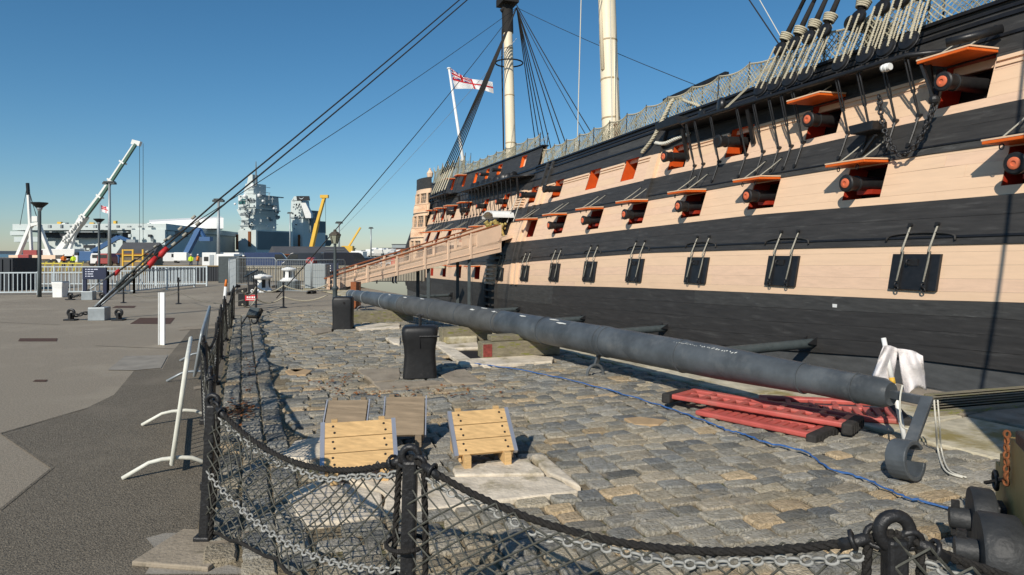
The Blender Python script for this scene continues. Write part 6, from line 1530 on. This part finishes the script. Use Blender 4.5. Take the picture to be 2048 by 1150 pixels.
# tan works ground with yellow guards and workers
sheet('works_ground', [V((*XY(30, 60).xy, 0)), V((*XY(300, 60).xy, 0)), V((*XY(300, 140).xy, 0)), V((*XY(20, 140).xy, 0))], 'tan_ground', ZF + .02, kind='structure')
sheet('works_ground', [V((*XY(300, 62).xy, 0)), V((*XY(700, 62).xy, 0)), V((*XY(700, 105).xy, 0)), V((*XY(300, 105).xy, 0))], 'concrete', ZF + .015, kind='structure')
for i in range(9):
    p = XY(36 + i * 15, 72); p.z = ZF; t = thing('yellow_guard', '%s yellow A-frame guard from the left in the row before the white crane' % ('first second third fourth fifth sixth seventh eighth ninth'.split()[i]), 'guard', p, group='yellow guards before the crane')
    for e in (-.35, .35): MB().bar(p + V((e - .12, 0, 0)), p + V((e + .12, .2, 1.05)), .09, .07).build('leg', 'yellow_guard', parent=t)
    MB().bar(p + V((-.4, .1, .85)), p + V((.4, .1, .85)), .07, .12).build('rail', 'yellow_guard', parent=t)
for u, Y, tp_, lb in ((127, 84, 'hi_vis_o', 'worker in orange jacket near the crane wheels'), (147, 80, 'hi_vis', 'worker in yellow-green jacket below the crane'), (382, 78, 'hi_vis', 'worker in pale yellow jacket on the quay by the hoarding'), (396, 82, 'hi_vis_o', 'worker in orange beside the pale jacketed one')):
    p = XY(u, Y); p.z = ZF + .05; person('w', p, 1.78, rad(R.choice([200, 270, 320])), tp_, 'cloth_navy', lb, 'white_paint')
p = XY(50, 78); p.z = ZF; t = thing('red_cabinet', 'red box on a post at the far left among yellow guards', 'cabinet', p); MB().ob(p + UP * 1.25, V((.65, 0, 0)), V((0, .3, 0)), UP * .55).build('box', 'car_red', parent=t, bevel=.03); MB().ob(p + UP * .35, V((.3, 0, 0)), V((0, .2, 0)), UP * .35).build('post', 'hoarding', parent=t)
for u, Y, m, lb in ((206, 96, 'car_red', 'red and white lorry cab beneath the blue boom lift'), (226, 100, 'lift_blue', 'blue lorry body right of the red one'), (291, 96, 'car_red', 'small red lorry cab right of the dark roofed hut'), (192, 98, 'car_white', 'white lorry cab left of the red one')):
    p = XY(u, Y); p.z = ZF; t = thing('lorry', lb, 'lorry', p, group='lorries by the crane'); MB().prism([p + V((-.9, 0, .4)), p + V((.9, 0, .4)), p + V((.9, 0, 1.4)), p + V((.55, 0, 1.95)), p + V((-.75, 0, 1.95)), p + V((-.9, 0, 1.4))], V((0, 2.2, 0))).build('cab', m, parent=t, bevel=.08); MB().ob(p + V((0, -.02, 1.5)), V((.55, 0, 0)), V((0, .03, 0)), UP * .24).build('windscreen', 'car_glass', parent=t)
    for e in (-.8, .8): MB().lathe([(.1, -.15), (.45, -.15), (.45, .15), (.1, .15)], p + V((e, .3, .47)), (0, 1, 0), 12).build('wheel', 'rubber', parent=t)
# white boats ashore / rubble heap right of the shed
for i in range(16):
    u = 708 + i * 5.2 + R.uniform(-2, 2); Y = 205 + R.uniform(-12, 12); p = XY(u, Y); p.z = ZF; t = thing('laid_up_boat', 'one of the small white boats laid up in the crowded far yard', 'boat', p, group='white boats laid up beyond the shed'); l = R.uniform(2.2, 3.4); a = R.uniform(-.6, .6); d = V((math.cos(a), math.sin(a), 0)); n = V((-d.y, d.x, 0)); z1 = R.uniform(.8, 2.0); z2 = z1 + R.uniform(.8, 1.4)
    MB().add([p - d * l + n * .5 + UP * z1, p + d * l * .7 + n * .4 + UP * z1, p + d * l * .7 - n * .4 + UP * z1, p - d * l - n * .5 + UP * z1, p - d * l + n * 1 + UP * z2, p + d * l * .6 + n * .9 + UP * z2, p + d * l * 1.25 + UP * (z2 + .3), p + d * l * .6 - n * .9 + UP * z2, p - d * l - n * 1 + UP * z2], [(0, 3, 2, 1), (0, 1, 5, 4), (1, 2, 7, 6, 5), (2, 3, 8, 7), (3, 0, 4, 8), (4, 5, 6, 7, 8)]).build('boat_hull', 'white_paint', parent=t)
    MB().ob(p + UP * (z2 + .2), d * l * .35, n * .6, UP * .28).build('boat_cabin', 'car_white', parent=t); MB().ob(p + UP * z1 / 2, d * .3, n * .4, UP * z1 / 2).build('cradle', 'steel_dark', parent=t)
for u0, u1, v0, Y, m, lb in ((760, 812, 497, 260, 'brick_far', 'low red brick building behind the boats near the stern'), (784, 812, 489, 420, 'carrier_mid', 'long grey building on the far shore by the ship stern'), (655, 700, 497, 300, 'carrier_mid', 'pale low building behind the old lamp post')):
    a, b = XY(u0, Y), XY(u1, Y); z = H + (HV - v0) * Y / F; t = thing('far_building', lb, 'building', V((*a.xy, ZF))); MB().ob(V(((a.x + b.x) / 2, Y + 5, (z + ZF) / 2)), (b - a) / 2, V((0, 5, 0)), UP * (z - ZF) / 2).build('wall', m, parent=t); MB().ob(V(((a.x + b.x) / 2, Y + 5, z + .15)), (b - a) / 2 + V((.4, 0, 0)), V((0, 5.4, 0)), UP * .15).build('roof', 'slate', parent=t)
    for i in range(6): MB().ob(V((lerp(a.x, b.x, (i + .5) / 6), Y - .03, z * .6)), V((.5, 0, 0)), V((0, .05, 0)), UP * .5).build('window', 'window_dark', parent=t)

# ================================================================= THE GREY AIRCRAFT CARRIER
cr = thing('aircraft_carrier', 'huge grey aircraft carrier with two island towers moored across the basin', 'aircraft carrier', XY(300, 340))
def XYZ(u, Y, z): p = XY(u, Y); return V((p.x, p.y, z))
hull = [XY(70, 342), XY(245, 340), XY(252, 352), XY(262, 340), XY(330, 338), XYZ(470, 470, 0), V((-330, 520, 0))]
MB().prism([V((p.x, p.y, -4)) for p in [XY(95, 345)] + hull[1:]], UP * 17.6).build('hull', 'carrier', parent=cr)
MB().prism([V((p.x, p.y, 13.6)) for p in (XY(25, 338), XY(332, 332), XYZ(480, 480, 0), V((-340, 540, 0)))], UP * 3.2).build('flight_deck', 'carrier', parent=cr)
MB().prism([V((p.x, p.y, 7.5)) for p in (XY(28, 336), XY(75, 334), XY(75, 345), XY(40, 350))], UP * 2.6).build('stern_gallery', 'carrier', parent=cr); MB().prism([V((p.x, p.y, 11)) for p in (XY(20, 337), XY(48, 335), XY(48, 345), XY(25, 345))], UP * 2.0).build('stern_gallery', 'carrier', parent=cr)
MB().prism([V((p.x, p.y, 6)) for p in (XY(262, 331), XY(330, 329), XY(338, 345), XY(262, 345))], UP * 7.6).build('sponson', 'carrier', parent=cr); MB().add([XYZ(262, 331, 6), XYZ(330, 329, 6), XYZ(318, 341, -3), XYZ(275, 341, -3)], [(0, 1, 2, 3)]).build('sponson_underside', 'carrier', parent=cr)
for u0, u1, v0, v1 in ((113, 132, 467, 476), (156, 162, 468, 472), (190, 197, 468, 473), (214, 236, 468, 476), (168, 190, 490, 496), (297, 303, 469, 474), (172, 174, 473, 476), (184, 186, 473, 476)):
    a, b = D(u0, v1, 339.4 if u0 < 250 else 328.8), D(u1, v0, 339.4 if u0 < 250 else 328.8); MB().ob((a + b) / 2, V(((b.x - a.x) / 2, 0, 0)), V((0, .6, 0)), UP * (b.z - a.z) / 2).build('hull_opening', 'hoarding', parent=cr)
for i in range(12):
    u = 60 + i * 22 + R.uniform(-5, 5); p = XYZ(u, 331.0, 15.2); MB().ob(p, V((R.uniform(.3, 1.2), 0, 0)), V((0, .5, 0)), UP * R.uniform(.3, .9)).build('deck_edge_fitting', R.choice(['carrier_dark', 'carrier_mid']), parent=cr)
for i in range(10):
    t_ = i / 9; p = XYZ(340 + 120 * t_, 338 + 130 * t_, 12.2); MB().ob(p, V((1.2, 1.5, 0)), V((-1, .8, 0)), UP * R.uniform(.8, 1.8)).build('side_sponson', R.choice(['carrier', 'carrier_dark', 'carrier_mid']), parent=cr)
for u0, u1 in ((80, 110), (135, 205), (240, 262)):
    a, b = XYZ(u0, 336.5, 12.6), XYZ(u1, 336.5, 12.6); MB().ob((a + b) / 2, (b - a) / 2, V((0, 2.4, 0)), UP * .25).build('gallery_walkway', 'carrier_mid', parent=cr); MB().ob((a + b) / 2 + V((0, 2.6, -1.6)), (b - a) / 2, V((0, .4, 0)), UP * 1.3).build('gallery_shade_box', 'hoarding', parent=cr)  # dark boxes paint the shade below the deck edge; nothing is recessed
for i in range(18):
    u = R.uniform(75, 325); z = R.uniform(2, 11); p = XYZ(u, 339.2 if u < 250 else 328.6, z); MB().ob(p, V((R.uniform(.3, 1.4), 0, 0)), V((0, .5, 0)), UP * R.uniform(.2, .8)).build('hull_fitting', R.choice(['carrier_mid', 'carrier_dark', 'carrier']), parent=cr)
for i in range(16):
    p = XYZ(R.uniform(60, 330), R.uniform(340, 380), 16.8); h_ = R.uniform(.6, 2.2); MB().ob(p + UP * h_ / 2, V((R.uniform(.3, 1.2), 0, 0)), V((0, .8, 0)), UP * h_ / 2).build('deck_tractor', R.choice(['carrier_dark', 'carrier_mid', 'crane_yellow', 'white_paint']), parent=cr)
ld, rd = V((-.91, .41, 0)), V((.41, .91, 0))
def rb(u, Y, z0, z1, wl_, wr_, m='carrier', tl=1.0, tr=1.0, nm='island_block', dx=0, dy=0, off=(0, 0)):
    c = XY(u, Y) + ld * off[0] + rd * off[1]; vs = []
    for z, a, b in ((z0, wl_, wr_), (z1, wl_ * tl, wr_ * tr)):
        o = c + ld * (wl_ - a) * dx + rd * (wr_ - b) * dy
        for p in (o, o + rd * b, o + rd * b + ld * a, o + ld * a): vs.append(V((p.x, p.y, z)))
    return MB().add(vs, [(3, 2, 1, 0), (4, 5, 6, 7), (0, 1, 5, 4), (1, 2, 6, 5), (2, 3, 7, 6), (3, 0, 4, 7)]).build(nm, m, parent=cr)
# forward island
rb(512, 428, -4, 17, 16, 34, nm='island_sponson'); rb(512, 428, 4, 16.2, .1, 30, 'carrier_dark', off=(-.2, 1))  # thin dark sheet paints shade onto the sponson's right face
rb(508, 430, 17, 25, 13, 20, tl=.85); rb(509, 430, 25, 31, 12, 19, tl=1.35, tr=1.12); rb(512, 429, 31, 40.5, 16, 21, tl=1.0, tr=.95); rb(507, 431, 40.5, 48, 9, 11, tl=.8); rb(505, 432, 48, 54, 5, 4.5, tl=.7)
rb(512, 428.6, 34.5, 37.8, 6, .5, 'glass_teal', off=(9.5, -.2), nm='bridge_window'); rb(512, 428.6, 35, 37, 5, .5, 'carrier_dark', off=(1, -.2), nm='bridge_window')
for z, w, l in ((30, 3, 17), (33.5, 3.5, 14), (39.5, 3, 20)): rb(513, 428, z, z + .6, 1.5, l, 'carrier_dark', off=(-2.5, 2), nm='side_platform')
rb(504, 429, 6, 16, 2, 1.0, 'rust', off=(1, -.6), nm='fender'); rb(476, 429, 4, 14, 1.4, 1.0, 'rust', off=(0, -.6), nm='fender')
for u, v, r in ((490, 392, 1.2), (518, 391, 1.3), (480, 400, 1.0), (526, 402, .9), (505, 372, 1.2), (548, 417, .8), (470, 408, .8)): MB().ball(D(u, v, 431), r, 10, 7).build('radar_dome', 'white_paint', parent=cr, smooth=True)
MB().tube([D(512, 372, 432), D(512, 340, 432), D(512, 323, 432)], [.7, .45, .25], 6).build('mast', 'carrier_dark', parent=cr)
for u, v, l in ((538, 400, 7), (545, 404, 5), (530, 408, 6), (552, 424, 6), (498, 365, 4), (520, 396, 6)): MB().tube([D(u, v, 434), D(u, v, 434) + UP * l * .7], .22, 5).ob(D(u, v, 434) + UP * l * .4, V((.9, 0, 0)), V((0, .3, 0)), UP * .2).build('aerial', 'carrier_mid', parent=cr)
for i in range(10):
    p = D(R.uniform(470, 506), R.uniform(410, 455), 422); MB().ob(p + V((0, 4, 0)), V((R.uniform(.4, 1.1), 0, 0)), V((0, 1.5, 0)), UP * R.uniform(.3, .8)).build('island_fitting', R.choice(['carrier_dark', 'carrier_mid', 'carrier_dark']), parent=cr)
for z in (20, 23.5, 27.5, 32, 36.5, 41, 44.5):
    w_ = 15 if z < 40 else 8
    rb(511, 428.4, z, z + .25, w_, .5, 'carrier_mid', off=(-.1, -.3), nm='deck_line'); rb(513, 428, z + 1, z + 1.3, .5, 16 if z < 40 else 9, 'carrier', off=(-1.2, 2), nm='guard_rail')
for i in range(26):
    c = XY(512, 428) + ld * R.uniform(.5, 13) - V((.3, .7, 0)); MB().ob(V((c.x, c.y, R.uniform(18, 40))), ld * R.uniform(.2, .7), V((.4, .9, 0)) * .4, UP * R.uniform(.3, .9)).build('island_fitting', R.choice(['carrier_dark', 'carrier_mid', 'hoarding']), parent=cr)
for i in range(14):
    c = XY(514, 428) + rd * R.uniform(1, 18) + V((1.2, -.4, 0)); MB().ob(V((c.x, c.y, R.uniform(19, 40))), rd * R.uniform(.4, 1.2), V((.9, -.4, 0)) * .8, UP * R.uniform(.3, 1.0)).build('island_fitting', R.choice(['carrier_dark', 'carrier_mid', 'carrier']), parent=cr)
for i in range(18):
    c = XY(606, 469) + ld * R.uniform(.5, 9) - V((.3, .7, 0)); MB().ob(V((c.x, c.y, R.uniform(18, 40))), ld * R.uniform(.2, .7), V((.4, .9, 0)) * .4, UP * R.uniform(.3, .8)).build('island_fitting', R.choice(['carrier_dark', 'carrier_mid', 'hoarding']), parent=cr)
for i in range(9):
    p = D(R.uniform(514, 550), R.uniform(398, 418), 436); MB().tube([p, p + UP * R.uniform(2, 6)], .16, 4).build('aerial', 'carrier_mid', parent=cr)
# the deck between
MB().prism([V((p.x, p.y, 12)) for p in (XY(512, 430), XY(650, 560), XY(600, 600), XY(480, 470))], UP * 4.5).build('flight_deck', 'carrier_mid', parent=cr); MB().prism([V((p.x, p.y, -4)) for p in (XY(520, 445), XY(640, 590), XY(600, 600), XY(490, 470))], UP * 16).build('hull', 'carrier_dark', parent=cr)
# aft island
rb(606, 470, -4, 17, 12, 24, nm='island_sponson'); rb(606, 470, 17, 27, 10, 13, tl=1.1); rb(607, 469, 27, 28.2, 12.5, 15, 'carrier_mid'); rb(604, 471, 28.2, 40, 11, 9, tl=.92, tr=.8); rb(600, 471, 40, 43, 8, 6, tl=.7)
rb(604, 469.5, 5, 15, 1.4, 1, 'rust', off=(2, -.6), nm='fender')
MB().prism([D(601, 405, 468), D(611, 405, 468), D(622, 428, 468), D(622, 436, 468), D(611, 436, 468)], V((0, 5, 0))).build('funnel', 'crane_white', parent=cr)
sg = MB().prism([D(592.5, 392, 466), D(618, 392, 466), D(619.5, 401, 466), D(594, 401, 466)], V((0, 1, 0))).build('name_board', 'black_paint', parent=cr)
MB().prism([D(597.5, 394.2, 465.8), D(600, 396.5, 465.8), D(602.8, 397.2, 465.8), D(605.5, 396.2, 465.8), D(608.5, 393.8, 465.8), D(605.5, 397.4, 465.8), D(602.8, 398.8, 465.8), D(599.8, 397.4, 465.8)], V((0, -.1, 0))).build('board_emblem', 'galv_light', parent=sg)
rb(622, 476, 17, 33, 6, 10, 'carrier_dark', tl=.8, nm='island_block'); rb(630, 490, 17, 26, 8, 12, 'carrier_dark')
for u, v, l in ((612, 440, 6), (628, 446, 7), (634, 455, 5), (618, 447, 5), (588, 404, 3)): MB().tube([D(u, v, 474), D(u, v, 474) + UP * l], .25, 5).ball(D(u, v, 474) + UP * l * .6, .8, 8, 5).build('aerial', 'carrier_mid', parent=cr)
MB().prism([D(622, 492, 500), D(640, 482, 500), D(658, 480, 500), D(650, 492, 500)], V((0, 14, 0))).build('bow_ramp', 'carrier_dark', parent=cr); MB().prism([D(646, 480, 500), D(654, 480, 500), D(653, 470, 500), D(648, 470, 500)], V((0, 3, 0))).build('gun_director', 'carrier_dark', parent=cr)
p = XYZ(340, 420, 16.6); t = thing('white_marquee', 'long white shelter standing on the carrier flight deck', 'shelter', p)
a, b = D(299, 448, 400), D(447, 448, 400); MB().add([V((a.x, a.y, 16.8)), V((b.x, b.y, 16.8)), V((b.x, b.y, 23.4)), V((a.x, a.y, 20.8)), V((a.x - 8, a.y + 14, 22.8)), V((b.x - 8, b.y + 14, 25.0)), V((b.x - 10, b.y + 20, 16.8)), V((a.x - 10, a.y + 20, 16.8))], [(0, 1, 2, 3), (3, 2, 5, 4), (1, 6, 5, 2), (0, 3, 4, 7), (6, 7, 4, 5)]).build('canopy', 'white_paint', parent=t)
fp = D(200, 447, 330); t = thing('distant_ensign', 'tiny distant flag on a staff on the carrier deck', 'flag', fp); MB().tube([fp, D(200, 406, 330)], .12, 5).build('staff', 'galv', parent=t); ensign('x', lambda u, v: D(lerp(202, 222, u), lerp(423, 410, v) + 6 * u, 330 + .6 * math.sin(u * 7)), 24, 14).build('flag_cloth', 'flagcol', parent=t)
